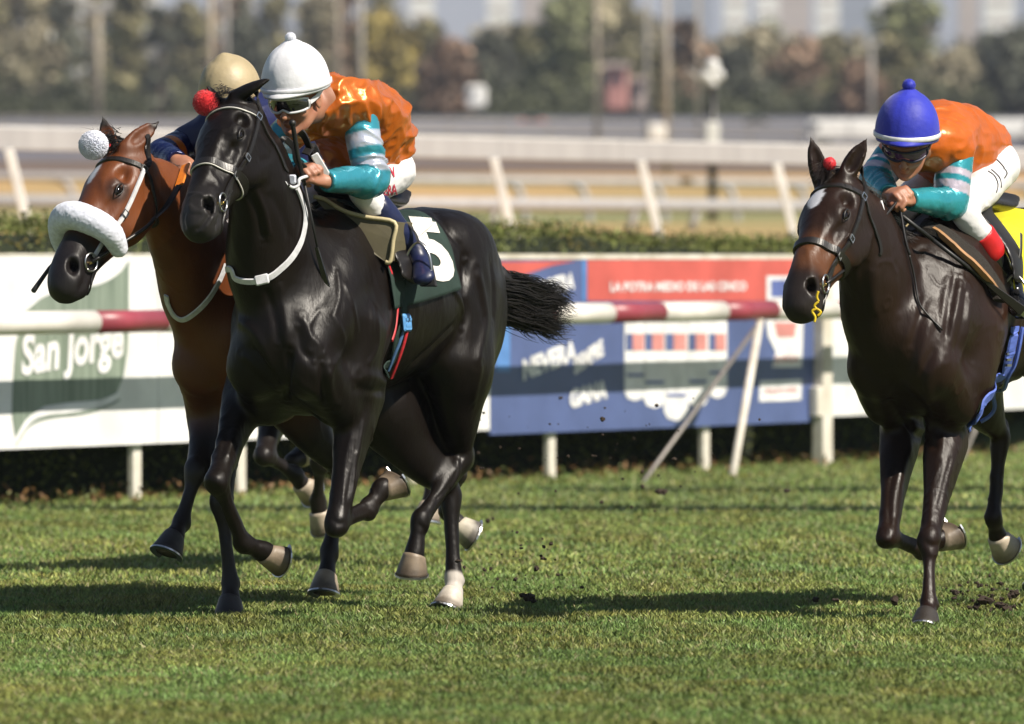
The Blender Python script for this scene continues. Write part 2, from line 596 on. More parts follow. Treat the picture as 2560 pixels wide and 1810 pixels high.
def head_sdf(f, h, ears, mouth_open=0.0):
    p, W = h.p, h.w
    sc = h.sc * 1.10
    R = lambda l: [tuple(np.array(q) * sc) for q in l]
    f.chain([p(*q) for q in ((.02, -.075, 0), (.10, -.07, 0), (.17, -.072, 0), (.25, -.075, 0), (.33, -.07, 0), (.41, -.068, 0), (.48, -.07, 0), (.53, -.078, 0), (.56, -.086, 0))],
            R(((.076, .080), (.092, .088), (.090, .090), (.076, .080), (.060, .070), (.053, .062), (.054, .058), (.057, .056), (.050, .048))), W, .04)
    f.chain([p(*q) for q in ((.06, -.012, 0), (.14, .004, 0), (.22, -.003, 0), (.32, -.014, 0), (.42, -.024, 0), (.49, -.034, 0))],
            R(((.045, .02), (.062, .018), (.050, .016), (.036, .014), (.030, .013), (.026, .014))), W, .03)
    jo = mouth_open
    f.chain([p(*q) for q in ((.06, -.14, 0), (.13, -.165, 0), (.20, -.178, 0), (.28, -.158, 0), (.37, -.135 - jo * .3, 0), (.46, -.128 - jo * .7, 0), (.515, -.130 - jo, 0))],
            R(((.042, .06), (.046, .065), (.042, .055), (.036, .042), (.034, .034), (.034, .027), (.034, .027))), W, .03)
    f.ell(p(.535, -.137 - jo, 0), np.array((.034, .036, .030)) * sc, [h.a, W, h.n], .02)
    f.ell(p(.575, -.100, 0), np.array((.032, .048, .042)) * sc, [h.a, W, h.n], .025)
    for s in (-1, 1):
        # cheek, orbit, facial crest, brow, nostril flare
        f.ell(p(.185, -.135, s * .042), np.array((.105, .034, .088)) * sc, [h.a, W, h.n], .022)
        f.ell(p(.175, -.034, s * .072), np.array((.046, .026, .032)) * sc, [h.a, W, h.n], .02)
        f.chain([p(.20, -.078, s * .074), p(.28, -.082, s * .062), p(.36, -.080, s * .050)], [.012 * sc, .011 * sc, .008 * sc], W, .012)
        f.ell(p(.12, -.030, s * .080), np.array((.030, .020, .020)) * sc, [h.a, W, h.n], .02, sub=True)
        f.ell(p(.30, -.050, s * .068), np.array((.06, .009, .012)) * sc, [h.a, W, h.n], .03, sub=True)
        f.chain([p(.44, -.052, s * .036), p(.50, -.055, s * .043), p(.545, -.075, s * .043), p(.55, -.095, s * .036)], R(((.020, .020), (.027, .027), (.025, .025), (.018, .018))), W, .016)
        # nostril opening
        f.chain([p(.505, -.046, s * .052), p(.524, -.056, s * .070), p(.535, -.072, s * .078)], [.014 * sc, .0235 * sc, .021 * sc], W, .006, sub=True)
        f.chain([p(.525, -.062, s * .050), p(.50, -.068, s * .030)], [.019 * sc, .012 * sc], W, .004, sub=True)
        # eye socket
        f.ell(p(.187, -.040, s * .100), np.array((.023, .018, .015)) * sc, [h.a, W, h.n], .006, sub=True)
        # mouth corner line
        f.chain([p(.60, -.118 - jo * .4, s * .012), p(.56, -.120 - jo * .4, s * .036), p(.51, -.118 - jo * .3, s * .044), p(.455, -.112, s * .046)],
                [.004 + jo * .3, .005 + jo * .3, .005 + jo * .2, .0035], W, .006, sub=True)
        # ear
        base = p(-.005, -.005, s * .052); tip, op = ears[0 if s > 0 else 1]
        ax = nrm(tip - base); op = nrm(op - ax * np.dot(op, ax)); wd = np.cross(ax, op)
        m1 = lerp(base, tip, .28); m2 = lerp(base, tip, .6)
        f.chain([base - ax * .02, base, m1, m2, lerp(base, tip, .85), tip], [(.034, .032), (.034, .030), (.039, .027), (.032, .020), (.016, .010), (.004, .004)], wd, .02)
        f.chain([lerp(base, tip, .12) + op * .020, m1 + op * .019, m2 + op * .012, lerp(base, tip, .86) + op * .006], [(.013, .016), (.021, .016), (.016, .010), (.006, .004)], wd, .006, sub=True)


def horse_body(fr, h, legs, neck, ears, res=.0072, mouth=0.0, body_kw={}, legk=.93):
    f = Sdf(res)
    L, l = fr.L, fr.l
    vadd = body_kw
    T = [(-.02, 1.07, .18, .19), (-.13, 1.10, .24, .22), (-.30, 1.165, .315, .225), (-.48, 1.215, .36, .215), (-.66, 1.18, .335, .25), (-.86, 1.185, .305, .27),
         (-1.04, 1.22, .285, .265), (-1.20, 1.285, .275, .255), (-1.34, 1.295, .255, .25), (-1.46, 1.265, .22, .22), (-1.53, 1.23, .16, .17)]
    f.chain([l(a, 0, b) for a, b, _, _ in T], [(d, c) for _, _, c, d in T], L, .05, n=2)
    f.chain([l(-.02, 0, .99), l(-.16, 0, .905), l(-.36, 0, .90)], [(.12, .12), (.17, .13), (.17, .12)], L, .05)
    # neck
    nk = neck
    f.chain([q[0] for q in nk], [q[1] for q in nk], [lerp(h.w, L, i / (len(nk) - 1)) for i in range(len(nk))], .07, n=3)
    for s in (-1, 1):
        f.chain([l(-.46, .06 * s, 1.44), l(-.30, .13 * s, 1.32), l(-.10, .165 * s, 1.14), l(-.01, .150 * s, 1.04)], [(.05, .10), (.065, .12), (.075, .11), (.065, .085)], L, .028)
        f.chain([l(-.28, .19 * s, 1.10), l(-.22, .185 * s, .90)], [(.085, .14), (.075, .12)], L, .05)
        f.chain([l(-.50, .14 * s, 1.34), l(-.40, .17 * s, 1.12), l(-.33, .165 * s, .96)], [(.07, .12), (.075, .12), (.06, .085)], L, .022)
        f.ell(l(.03, .10 * s, .985), (.10, .105, .14), [fr.F, L, fr.Z], .02)
        f.chain([l(.0, .12 * s, .95), l(-.16, .14 * s, .82)], [.10, .09], L, .04)
        f.ell(l(-1.28, .13 * s, 1.39), (.22, .13, .15), [fr.F, L, fr.Z], .06)
        f.chain([l(-1.22, .185 * s, 1.34), l(-1.14, .19 * s, 1.10)], [(.07, .10), (.075, .12)], L, .03)
        f.chain([l(-1.48, .12 * s, 1.32), l(-1.52, .13 * s, 1.14), l(-1.43, .14 * s, .96)], [(.10, .12), (.095, .12), (.07, .09)], L, .03)
        f.ell(l(-1.34, .15 * s, 1.12), (.20, .11, .22), [fr.F, L, fr.Z], .06)
        f.ell(l(-1.08, .27 * s, 1.36), (.07, .03, .10), [fr.F, L, fr.Z], .05, sub=True)
    f.rk = legk
    for i, kx in enumerate(('lf', 'rf')):
        fore_leg(f, L, *legs[kx][:4])
    for kx in ('lh', 'rh'):
        hind_leg(f, L, *legs[kx][:4])
        s = 1 if kx == 'lh' else -1
        f.chain([l(-1.30, .14 * s, 1.25), legs[kx][0]], [(.14, .22), (.13, .19)], L, .06)
    f.rk = 1.0
    head_sdf(f, h, ears, mouth)
    return f


def hoof(name, C, G, L, m, shoe_m, parent, col=((.30, .24, .17), (.10, .075, .055)), sc=1.0):
    hx = nrm(G - C); toe = -nrm(np.cross(L, hx)); lat = np.cross(hx, toe)
    H = .078 * sc
    nr, na = 8, 24
    v, c = [], []
    C0 = C - hx * .012
    for j in range(nr + 1):
        t = j / nr
        rl = (.038 + .022 * t) * sc; rw = (.038 + .016 * t) * sc
        for q in range(na):
            a = 2 * pi * q / na
            ca, sa = cos(a), sin(a)
            heel = .5 * (1 - ca)
            rr = rl * (ca if ca > -.55 else -.55 - (-.55 - ca) * .25)
            top = heel * .034 * (1 - t) * sc
            pt = C0 + hx * (top + t * H) + toe * (rr + .012 * t * sc) + lat * rw * sa * (1.0 if ca > -.5 else .93)
            v.append(pt)
            n = noise3(np.array([[a * 2.1, t * 7, sc * 9]]), 5)[0]
            n2 = noise3(np.array([[a * 9, t * 1.5, sc * 9]]), 6)[0]
            w = min(1, max(0, (t - .25 + .25 * n) / .55))
            c.append(np.array(col[0]) * (1 - w) + np.array(col[1]) * w * (1 + .3 * n2))
    f = [(j * na + q, j * na + (q + 1) % na, (j + 1) * na + (q + 1) % na, (j + 1) * na + q) for j in range(nr) for q in range(na)]
    cen = len(v); v.append(C0 + hx * (H * .90) + toe * .01); c.append(np.array((.16, .13, .10)))
    f += [(nr * na + q, nr * na + (q + 1) % na, cen) for q in range(na)]
    top = len(v); v.append(C0); c.append(np.array(col[0]))
    f += [((q + 1) % na, q, top) for q in range(na)]
    o = obj(name, np.array(v), f, m, parent, cols=np.array(c))
    # shoe
    sv = []; cnt = 0
    for q in range(-9, 10):
        a = q / 9 * 2.35
        ca, sa = cos(a), sin(a)
        rl, rw = .062 * sc, .055 * sc
        cc = C0 + hx * (H + .001) + toe * .012 * sc
        for (k, z) in ((1.02, 0), (1.03, .007), (.70, .007), (.70, 0)):
            sv.append(cc + toe * rl * ca * k + lat * rw * sa * k + hx * z)
        cnt += 1
    sf = []
    for i in range(cnt - 1):
        for j in range(4):
            a, b = i * 4 + j, i * 4 + (j + 1) % 4
            sf.append((a, b, b + 4, a + 4))
    sf.append((0, 1, 2, 3)); sf.append(tuple((cnt - 1) * 4 + j for j in (3, 2, 1, 0)))
    obj('horseshoe', np.array(sv), sf, shoe_m, o, smooth=False)
    return o


def eye(h, s, parent, m, lidm):
    c = h.p(.187, -.042, s * .0765)
    mb = MB(); mb.sphere(c, np.array((.0245, .0195, .0185)) * h.sc, 20, 14, [h.a, h.w, h.n])
    o = mb.build('eye', m, parent, smooth=True)
    q = MB()
    for dz, rr, dy in ((.0135, .0034, 0), (-.0120, .0022, 0)):
        pts = [h.p(.187 + x, -.041 + dz * (1 - (x / .028) ** 2), s * (.0930 + .004 * (1 - (x / .028) ** 2))) for x in np.linspace(-.027, .027, 9)]
        q.tube(pts, [rr * .5, rr * .9, rr, rr * 1.1, rr * 1.1, rr * 1.1, rr, rr * .9, rr * .5], 8)
    q.build('eyelid', lidm, o, smooth=True)
    return o


def smoothstep(a, b, x):
    t = np.clip((x - a) / (b - a), 0, 1)
    return t * t * (3 - 2 * t)


M = {}
M['black_coat'] = mat('black_coat', (0, 0, 0), rough=.42, spec=.22, attr=True, nscale=14, bump=.0011, bscale=120, stretch=(1, 1, .28), sheen=.0, rvar=.40)
M['brown_coat'] = mat('brown_coat', (0, 0, 0), rough=.42, spec=.24, attr=True, nscale=9, bump=.0011, bscale=120, stretch=(1, 1, .28), rvar=.36)
M['bay_coat'] = mat('bay_coat', (0, 0, 0), rough=.5, spec=.4, attr=True, nscale=9, bump=.0011, bscale=120, stretch=(1, 1, .28), rvar=.36)
M['horn'] = mat('horn', (0, 0, 0), rough=.5, attr=True, nscale=30, bump=.001, bscale=90)
M['steel'] = mat('steel', (.62, .62, .62), rough=.3, metal=1, nscale=20)
M['horse_eye'] = mat('horse_eye', (.006, .004, .003), rough=.10, spec=.45)
M['lid'] = mat('lid', (.010, .008, .007), rough=.45)
M['hair_black'] = mat('hair_black', (.009, .007, .006), rough=.45, nscale=30)
M['hair_brown'] = mat('hair_brown', (.02, .012, .009), rough=.45, nscale=30)


def ray_hit(bvh, px, py, off=.003, fallback=30.0):
    o = Vector((0, 0, CAMZ)); d = (Vector(P(px, py, 30.0)) - o).normalized()
    l, n, i, ds = bvh.ray_cast(o, d)
    if l is None:
        q_ = Vector(P(px, py, fallback)); l, n, i, ds = bvh.find_nearest(q_)
    if n.dot(d) > 0: n = -n
    return np.array(l) + np.array(n) * off


def finish_horse(fr, h, f, root, coat, coatm, legs, hoofcol, hairm, marks=None):
    f.bake()
    v = f.v
    # veins and fine muscle relief
    n = f.normals()
    t, d, w = h.inv(v)
    onhead = smoothstep(.9, .5, np.abs(t)) * smoothstep(.35, .2, np.abs(d)) * smoothstep(.2, .12, np.abs(w))
    rel = .0050 * (1 - np.abs(noise3(v * V(7, 7, 4), 3))) * smoothstep(.7, 1.0, v[:, 2]) * (1 - onhead)
    vn = np.exp(-(noise3(v * V(8, 8, 5) + .5 * np.stack([noise3(v * 15, 1), noise3(v * 15, 2), noise3(v * 15, 6)], 1), 12) / .045) ** 2)
    rel += .0030 * vn * smoothstep(-.1, .4, noise3(v * 2.2, 14)) * (1 - .5 * onhead)
    rel += .0011 * noise3(v * V(34, 34, 9), 15)
    rel += .0010 * (1 - 2 * np.abs(noise3(v * V(16, 16, 9), 8))) * (1 - .6 * onhead)
    rel += .0005 * noise3(v * 45, 9)
    v = v + n * rel[:, None]
    f.v = v
    if marks:
        b_ = f.bvh()
        for pts, dep, wid in marks:
            c = np.array([ray_hit(b_, x, y, 0, fr.O[1]) for x, y in catmull(np.array(pts, float), 7)])
            lo_, hi_ = c.min(0) - wid * 3, c.max(0) + wid * 3
            ix = np.where(((f.v > lo_) & (f.v < hi_)).all(1))[0]
            if not len(ix): continue
            best = np.full(len(ix), 1e9)
            for a_, e_ in zip(c[:-1], c[1:]):
                ab = e_ - a_; t_ = np.clip((f.v[ix] - a_) @ ab / (ab @ ab + 1e-12), 0, 1)
                best = np.minimum(best, np.linalg.norm(f.v[ix] - a_ - t_[:, None] * ab, axis=1))
            k0 = np.minimum(np.linalg.norm(f.v[ix] - c[0], axis=1), np.linalg.norm(f.v[ix] - c[-1], axis=1))
            f.v[ix] += n[ix] * (dep * np.exp(-(best / wid) ** 2) * smoothstep(0, wid * 2.2, k0 + wid * .4))[:, None]
    o = obj('body', v, f.faces(), coatm, root, cols=coat(v))
    for k in ('lf', 'rf', 'lh', 'rh'):
        C, G = legs[k][3], legs[k][4]
        hoof('hoof', C, G, fr.L, M['horn'], M['steel'], root, hoofcol.get(k, hoofcol['*']), 1.16)
    for s in (1, -1): eye(h, s, root, M['horse_eye'], M['lid'])
    return o


def A(x, y): return 350 + x / 2.898, 1000 + y / 2.898
def B(x, y): return 780 + x / 2.46, 900 + y / 2.46
def Z5(x, y): return 400 + x / 3.6875, 180 + y / 3.6875


# ---- the black horse in front
fr1 = Frame(710, 29.4, 24)
q = fr1.p
legs1 = {
    'rf': [q(*A(775, -60), -.30, -.15), q(*A(560, 590), .16, -.13), q(*A(745, 1040), -.02, -.12), q(*A(900, 1100), -.10, -.12), q(*A(1000, 1118), -.15, -.12)],
    'lf': [q(*B(285, 280), -.32, .17), q(*B(150, 1010), -.05, .15), q(*B(345, 925), -.26, .15), q(*B(425, 800), -.31, .15), q(*B(520, 730), -.35, .15)],
    'lh': [fr1.l(-1.18, .18, .94), q(*B(925, 600), -1.28, .17), q(*B(665, 985), -1.00, .15), q(*B(630, 1190), -.97, .15), q(*B(622, 1330), -.99, .15)],
    'rh': [q(*B(470, 330), -.98, -.16), q(*B(850, 820), -1.14, -.13), q(*B(872, 1350), -1.06, -.10), q(*B(868, 1430), -1.03, -.10), q(*B(840, 1530), -1.00, -.10)],
}
hd1 = HeadFrame(q(570, 252, .24, -.07), 20, 42, 27, 1.08)
ears1 = [(q(673, 198, .27, .04), nrm(fr1.L * .9 - fr1.F * .2)), (q(516, 214, .30, -.12), nrm(fr1.F - fr1.L))]
neck1 = [(hd1.p(.05, -.11, 0), (.075, .105)), (q(640, 400, .20, 0), (.09, .155)), (q(665, 525, .08, 0), (.125, .20)), (q(688, 650, -.06, 0), (.165, .25)), (fr1.l(-.20, 0, 1.22), (.185, .27))]
f1 = horse_body(fr1, hd1, legs1, neck1, ears1)
horse1 = thing('horse', fr1.l(-.6, 0, 0), 'black racehorse at full gallop in front, red pompom between its ears, number 5 saddle cloth', 'horse', 'racehorses galloping on the turf')


def coat1(v):
    t, d, w = hd1.inv(v)
    c = np.tile(V(.0062, .0041, .0031), (len(v), 1))
    br = smoothstep(.2, .9, noise3(v * 2.3, 4))
    c = c * (1 - br[:, None] * .35) + br[:, None] * .35 * V(.019, .012, .008)
    mz = smoothstep(.40, .52, t) * smoothstep(.25, .15, np.abs(w)) * (np.abs(d) < .3)
    c = c * (1 - mz[:, None]) + mz[:, None] * V(.020, .018, .017)
    ft = legs1['rh'][2]; r = np.linalg.norm((v - lerp(ft, legs1['rh'][3], .8)) * V(1, 1, .9), axis=1)
    wh = smoothstep(.075, .06, r)
    c = c * (1 - wh[:, None]) + wh[:, None] * V(.55, .50, .45)
    return c


def ZC(*p): return [(540 + x / 3.246, 640 + y / 3.246) for x, y in p]
def Z4s(*p): return [(860 + x / 2.705, 440 + y / 2.705) for x, y in p]
def Z5s(*p): return [(400 + x / 3.6875, 180 + y / 3.6875) for x, y in p]
def Bs(*p): return [(780 + x / 2.46, 900 + y / 2.46) for x, y in p]
def As(*p): return [(350 + x / 2.898, 1000 + y / 2.898) for x, y in p]
marks1 = [
    (Z5s((480, 1185), (470, 1290), (400, 1400), (320, 1470)), -.009, .008), (Z5s((500, 1230), (480, 1340), (400, 1450)), .005, .010), (Z5s((230, 1280), (215, 1380), (240, 1470)), -.006, .010),
    (Z5s((260, 1200), (300, 1150), (380, 1140), (440, 1190)), .005, .006), (Z5s((270, 1220), (330, 1275), (420, 1265)), .005, .006),
    (Z5s((560, 780), (520, 900), (440, 1060)), -.004, .018), (Z5s((130, 1150), (150, 1220), (160, 1300)), .005, .012),
    (ZC((180, 520), (330, 640), (430, 850), (520, 1020)), .009, .020), (ZC((200, 780), (380, 940), (530, 1100)), .010, .020),
    (ZC((290, 740), (420, 880), (500, 980)), -.010, .012), (ZC((600, 780), (585, 960), (570, 1180)), -.016, .014),
    (ZC((640, 1010), (800, 1110), (900, 1240)), .008, .018), (ZC((600, 1120), (740, 1250), (860, 1330)), -.008, .014),
    (ZC((930, 900), (925, 1080), (985, 1230)), .010, .018), (ZC((870, 860), (865, 1050), (890, 1190)), -.013, .014),
    (ZC((700, 480), (760, 640), (870, 760)), .007, .016), (ZC((660, 560), (700, 760), (800, 860)), -.010, .018),
    (ZC((960, 480), (1040, 700), (950, 900)), .005, .012), (ZC((1160, 960), (1270, 980), (1370, 1020)), .009, .022), (ZC((1120, 1060), (1260, 1100), (1370, 1090)), -.008, .018),
    (ZC((1040, 200), (1120, 420), (1150, 640)), .004, .012), (ZC((1190, 150), (1260, 400), (1270, 640)), .004, .012), (ZC((1300, 400), (1320, 700), (1230, 900)), .004, .014),
    (ZC((980, 100), (1000, 330), (940, 520)), .005, .010), (ZC((850, 420), (760, 560), (770, 700)), .004, .009),
    (ZC((400, 240), (480, 520), (500, 720)), -.008, .016), (ZC((520, 200), (560, 500), (590, 760)), .006, .016),
    (Z4s((620, 240), (710, 380), (800, 500), (800, 680)), -.008, .016), (Z4s((720, 740), (790, 850), (810, 960)), .007, .014),
    (Z4s((830, 560), (810, 760), (830, 940), (790, 1040)), -.012, .018), (Z4s((900, 620), (940, 800), (960, 1000), (890, 1300)), .008, .022),
    (Z4s((760, 990), (600, 1150), (440, 1290)), -.008, .018), (Z4s((990, 560), (1010, 760), (1010, 1000)), -.006, .018), (Z4s((930, 1250), (900, 1400), (860, 1560)), .007, .02),
    (Z5s((870, 1080), (960, 1280), (1010, 1520)), .009, .012), (Z5s((820, 1100), (900, 1300), (950, 1560)), -.008, .014), (Z5s((1000, 1100), (1120, 1300), (1200, 1560)), -.005, .02),
    (Z5s((690, 560), (760, 540), (800, 570)), .004, .006), (Z5s((700, 480), (740, 430), (800, 470)), -.004, .012), (Z5s((560, 640), (600, 760), (720, 860)), -.004, .016),
    (Z5s((620, 480), (560, 560), (500, 700)), .004, .016), (Z5s((430, 880), (520, 1000), (560, 1100)), .004, .012), (Z5s((880, 560), (980, 660), (1010, 740)), .004, .018),
    (Z5s((900, 820), (1000, 800), (1050, 700)), -.004, .016), (Z5s((250, 1130), (360, 1120), (460, 1180)), .004, .006), (Z5s((260, 1230), (300, 1290), (400, 1290)), .004, .006),
    (Bs((250, 330), (240, 450), (200, 640), (190, 900)), .003, .008), (Bs((320, 350), (290, 560), (250, 780), (240, 980)), .0035, .009), (Bs((285, 400), (260, 600), (215, 850)), -.003, .008),
    (Bs((380, 400), (340, 640), (300, 840)), .004, .010), (Bs((110, 960), (150, 1000), (220, 1000)), -.005, .012),
    (Bs((890, 600), (900, 700), (840, 800)), .005, .012), (Bs((930, 560), (870, 740), (760, 860)), -.004, .008), (Bs((640, 1000), (690, 1040), (700, 1080)), -.004, .010),
    (As((600, 200), (550, 320), (520, 440)), .005, .012), (As((700, 200), (660, 330), (630, 420)), .005, .012), (As((650, 180), (610, 320), (580, 420)), -.004, .010),
    (As((520, 560), (560, 600), (610, 640)), .004, .014), (As((600, 640), (690, 830), (760, 960)), .003, .007), (As((640, 700), (700, 860), (770, 960)), -.004, .006),
]
body1 = finish_horse(fr1, hd1, f1, horse1, coat1, M['black_coat'], legs1, {'*': ((.24, .185, .13), (.085, .062, .042)), 'rh': ((.62, .56, .48), (.16, .13, .10))}, M['hair_black'], marks1)

# ------------------------------------------------------------------ tack
M['leather'] = mat('leather', (.012, .010, .009), rough=.38, spec=.5, nscale=60, bump=.0004, bscale=300)
M['leather_edge'] = mat('leather_edge', (.55, .53, .48), rough=.5, nscale=50)
M['white_strap'] = mat('white_strap', (.62, .62, .64), rough=.5, nscale=40)
M['red_wool'] = mat('red_wool', (.60, .006, .012), rough=.9, nscale=60, sheen=.4)
M['white_wool'] = mat('white_wool', (.68, .70, .80), rough=.95, nscale=60, sheen=.3)  # slight blue tint imitates shade on the white wool
M['navy'] = mat('navy', (.008, .012, .07), rough=.5, nscale=20)
M['green_cloth'] = mat('green_cloth', (.010, .030, .022), rough=.8, nscale=12, bump=.001, bscale=220)
M['white_cloth'] = mat('white_cloth', (.72, .69, .64), rough=.8, nscale=30, bump=.0006, bscale=200)
M['cream_pad'] = mat('cream_pad', (.50, .42, .24), rough=.55, nscale=14, bump=.001, bscale=60)
M['cream_pad_shaded'] = mat('cream_pad_shaded', (.10, .085, .045), rough=.7, nscale=14)  # front face of the cream pad, its shade put into the colour
M['red_web'] = mat('red_web', (.55, .025, .035), rough=.6, nscale=60)
M['blue_web'] = mat('blue_web', (.07, .15, .30), rough=.6, nscale=60)
M['buckle_blue'] = mat('buckle_blue', (.10, .30, .60), rough=.35, nscale=60)
M['brass'] = mat('brass', (.6, .42, .15), rough=.3, metal=1)


def pompom(name, c, r, m, parent, n=900, seed=3, squash=(1, 1, 1)):
    """ball of wool: a core and many short yarn ends"""
    rg = np.random.default_rng(seed)
    d = rg.normal(0, 1, (n, 3)); d /= np.linalg.norm(d, axis=1)[:, None]
    d *= np.array(squash)
    c = np.array(c, float)
    L = r * (1 + rg.normal(0, .018, n))
    t = rg.normal(0, 1, (n, 3)); s1 = np.cross(d, t); s1 /= np.linalg.norm(s1, axis=1)[:, None]; s2 = np.cross(d, s1)
    w = r * .045
    vs = []
    for rr, ww in ((.35, .5), (.8, 1.0), (1.0, .75)):
        for a in range(3):
            an = 2 * pi * a / 3
            vs.append(c + d * (L * rr)[:, None] + (cos(an) * s1 + sin(an) * s2) * w * ww)
    v = np.array(vs).transpose(1, 0, 2).reshape(-1, 3)
    b = (np.arange(n) * 9)[:, None]
    f4 = []
    for i in range(2):
        for a in range(3):
            e = (a + 1) % 3
            f4.append(b + np.array([[i * 3 + a, i * 3 + e, (i + 1) * 3 + e, (i + 1) * 3 + a]]))
    f3 = b + np.array([[6, 7, 8]])
    q = MB(); q.sphere(c, r * .93, 24, 14)
    cv = np.array(q.v); k = len(v)
    c4 = np.array([x for x in q.f if len(x) == 4]) + k; c3 = np.array([x for x in q.f if len(x) == 3]) + k
    return obj(name, np.vstack([v, cv]), [np.concatenate(f4 + [c4]), np.concatenate([f3, c3])], m, parent)


def bridle(h, bvh, fr, label, pom=None, nose_m='leather', edge=True, white_cheek=False, base=None):
    root = thing('bridle', h.p(.2, -.1, 0), label, 'bridle', 'bridles')
    p = h.p
    # browband
    path = [p(.045, -.075, -.11), p(.062, -.02, -.085), p(.072, .03, -.035), p(.072, .035, .035), p(.062, -.02, .085), p(.045, -.075, .11)]
    o = ribbon('browband', path, .026, .005, M['leather'], root, bvh, .002)
    if edge:
        e = [q + h.a * .014 for q in path]
        ribbon('edging', e, .006, .0035, M['leather_edge'], o, bvh, .0035)
    # headpiece behind the ears and the throat lash
    ribbon('headpiece', [p(.05, -.08, .12), p(.0, -.09, .11), p(-.07, -.03, .07), p(-.09, .0, 0), p(-.07, -.03, -.07), p(.0, -.09, -.11), p(.05, -.08, -.12)], .024, .005, M['leather'], root, bvh, .002)
    ribbon('throat_lash', [p(.04, -.09, .12), p(.07, -.17, .10), p(.10, -.26, .05), p(.10, -.27, -.05), p(.07, -.17, -.10), p(.04, -.09, -.12)], .016, .005, M['leather'], root, bvh, .002)
    # noseband
    path = [p(.30, -.20, 0), p(.31, -.15, .07), p(.325, -.06, .09), p(.335, .0, .045), p(.337, .01, 0), p(.335, .0, -.045), p(.325, -.06, -.09), p(.31, -.15, -.07)]
    o = ribbon('noseband', path, .034, .007, M[nose_m], root, bvh, .003, closed=True)
    if edge:
        ribbon('edging', [q + h.a * .0165 for q in path], .005, .004, M['leather_edge'], o, bvh, .004, closed=True)
    for s in (1, -1):
        ck = [p(.05, -.08, s * .12), p(.14, -.095, s * .12), p(.24, -.11, s * .10), p(.33, -.115, s * .09), p(.43, -.112, s * .07)]
        c = ribbon('cheekpiece', ck, .018, .006, M['white_strap' if white_cheek else 'leather'], root, bvh, .003)
        l, n = snap(bvh, [ck[0], ck[2], ck[3]], .008)
        for i in range(3):
            mb = MB(); t = h.a; b = np.cross(n[i], t)
            for (x, y, dx, dy) in ((0, .012, .012, .002), (0, -.012, .012, .002), (.012, 0, .002, .012), (-.012, 0, .002, .012)):
                mb.box(l[i] + t * y + b * x, b * dx, t * dy, n[i] * .003)
            mb.build('buckle', M['steel'], c)
        # second strap of the cheek and the bit
        ribbon('chin_strap', [p(.34, -.11, s * .08), p(.42, -.14, s * .065), p(.49, -.17, s * .045), p(.52, -.185, 0)], .016, .005, M['leather'], root, bvh, .003)
        bc = p(.455, -.108, s * .062)
        l, n = snap(bvh, [bc], .010)
        ring = MB(); u = nrm(h.a - n[0] * np.dot(h.a, n[0])); w = np.cross(n[0], u)
        pts = [l[0] + (u * cos(a) + w * sin(a)) * .034 for a in np.linspace(0, 2 * pi, 25)]
        ring.tube(pts, .0038, 7)
        bt = ring.build('bit_ring', M['steel'], root, smooth=True)
        mp = MB(); mp.tube([l[0] + n[0] * .004, l[0] - h.w * s * .05], .0055, 8); mp.build('mouthpiece', M['brass'], bt, smooth=True)
    return root


def raycast_patch(bvh, origins, dirs, off):
    out = []
    for o, d in zip(origins, dirs):
        l, n, i, ds = bvh.ray_cast(Vector(o), Vector(d))
        if l is None:
            l, n, i, ds = bvh.find_nearest(Vector(o))
        out.append(np.array(l) + np.array(n) * off)
    return np.array(out)


def fine(tv, tf, lim=.10):
    """split long edges so that flat letters can follow a curved cloth"""
    import bmesh
    bm = bmesh.new(); vs = [bm.verts.new((x, y, 0)) for x, y in tv]
    for f in tf:
        try: bm.faces.new([vs[i] for i in f])
        except ValueError: pass
    bmesh.ops.triangulate(bm, faces=bm.faces[:])
    for _ in range(5):
        e = [e for e in bm.edges if e.calc_length() > lim]
        if not e: break
        bmesh.ops.subdivide_edges(bm, edges=e, cuts=1); bmesh.ops.triangulate(bm, faces=[f for f in bm.faces if len(f.verts) > 3])
    bm.verts.index_update()
    v = np.array([tuple(q.co)[:2] for q in bm.verts]); f = [tuple(q.index for q in g.verts) for g in bm.faces]
    bm.free()
    return v, f


def text_mesh(txt, size=1.0, bold=0.0, shear=0.0, sub=0):
    """flat outline letters -> (verts2d, faces)"""
    c = bpy.data.curves.new('lettering', 'FONT')
    c.body = txt; c.size = size; c.offset = bold * size; c.shear = shear
    c.align_x = 'CENTER'; c.align_y = 'CENTER'; c.resolution_u = 4
    o = bpy.data.objects.new('lettering', c)
    COL.objects.link(o)
    dg = bpy.context.evaluated_depsgraph_get()
    dg.update()
    me = bpy.data.meshes.new_from_object(o.evaluated_get(dg))
    v = np.array([tuple(q.co)[:2] for q in me.vertices])
    f = [tuple(pp.vertices) for pp in me.polygons]
    bpy.data.objects.remove(o); bpy.data.curves.remove(c); bpy.data.meshes.remove(me)
    return v, f


def mask_patch(rows):
    """list of strings, '#' marks a filled cell -> unit grid cells (u, v 0..1)"""
    nr, nc = len(rows), len(rows[0])
    idx = {}; v = []; f = []
    def g(i, j):
        if (i, j) not in idx: idx[(i, j)] = len(v); v.append((j / nc, 1 - i / nr))
        return idx[(i, j)]
    for i in range(nr):
        for j in range(nc):
            if rows[i][j] == '#': f.append((g(i + 1, j), g(i + 1, j + 1), g(i, j + 1), g(i, j)))
    return np.array(v), f


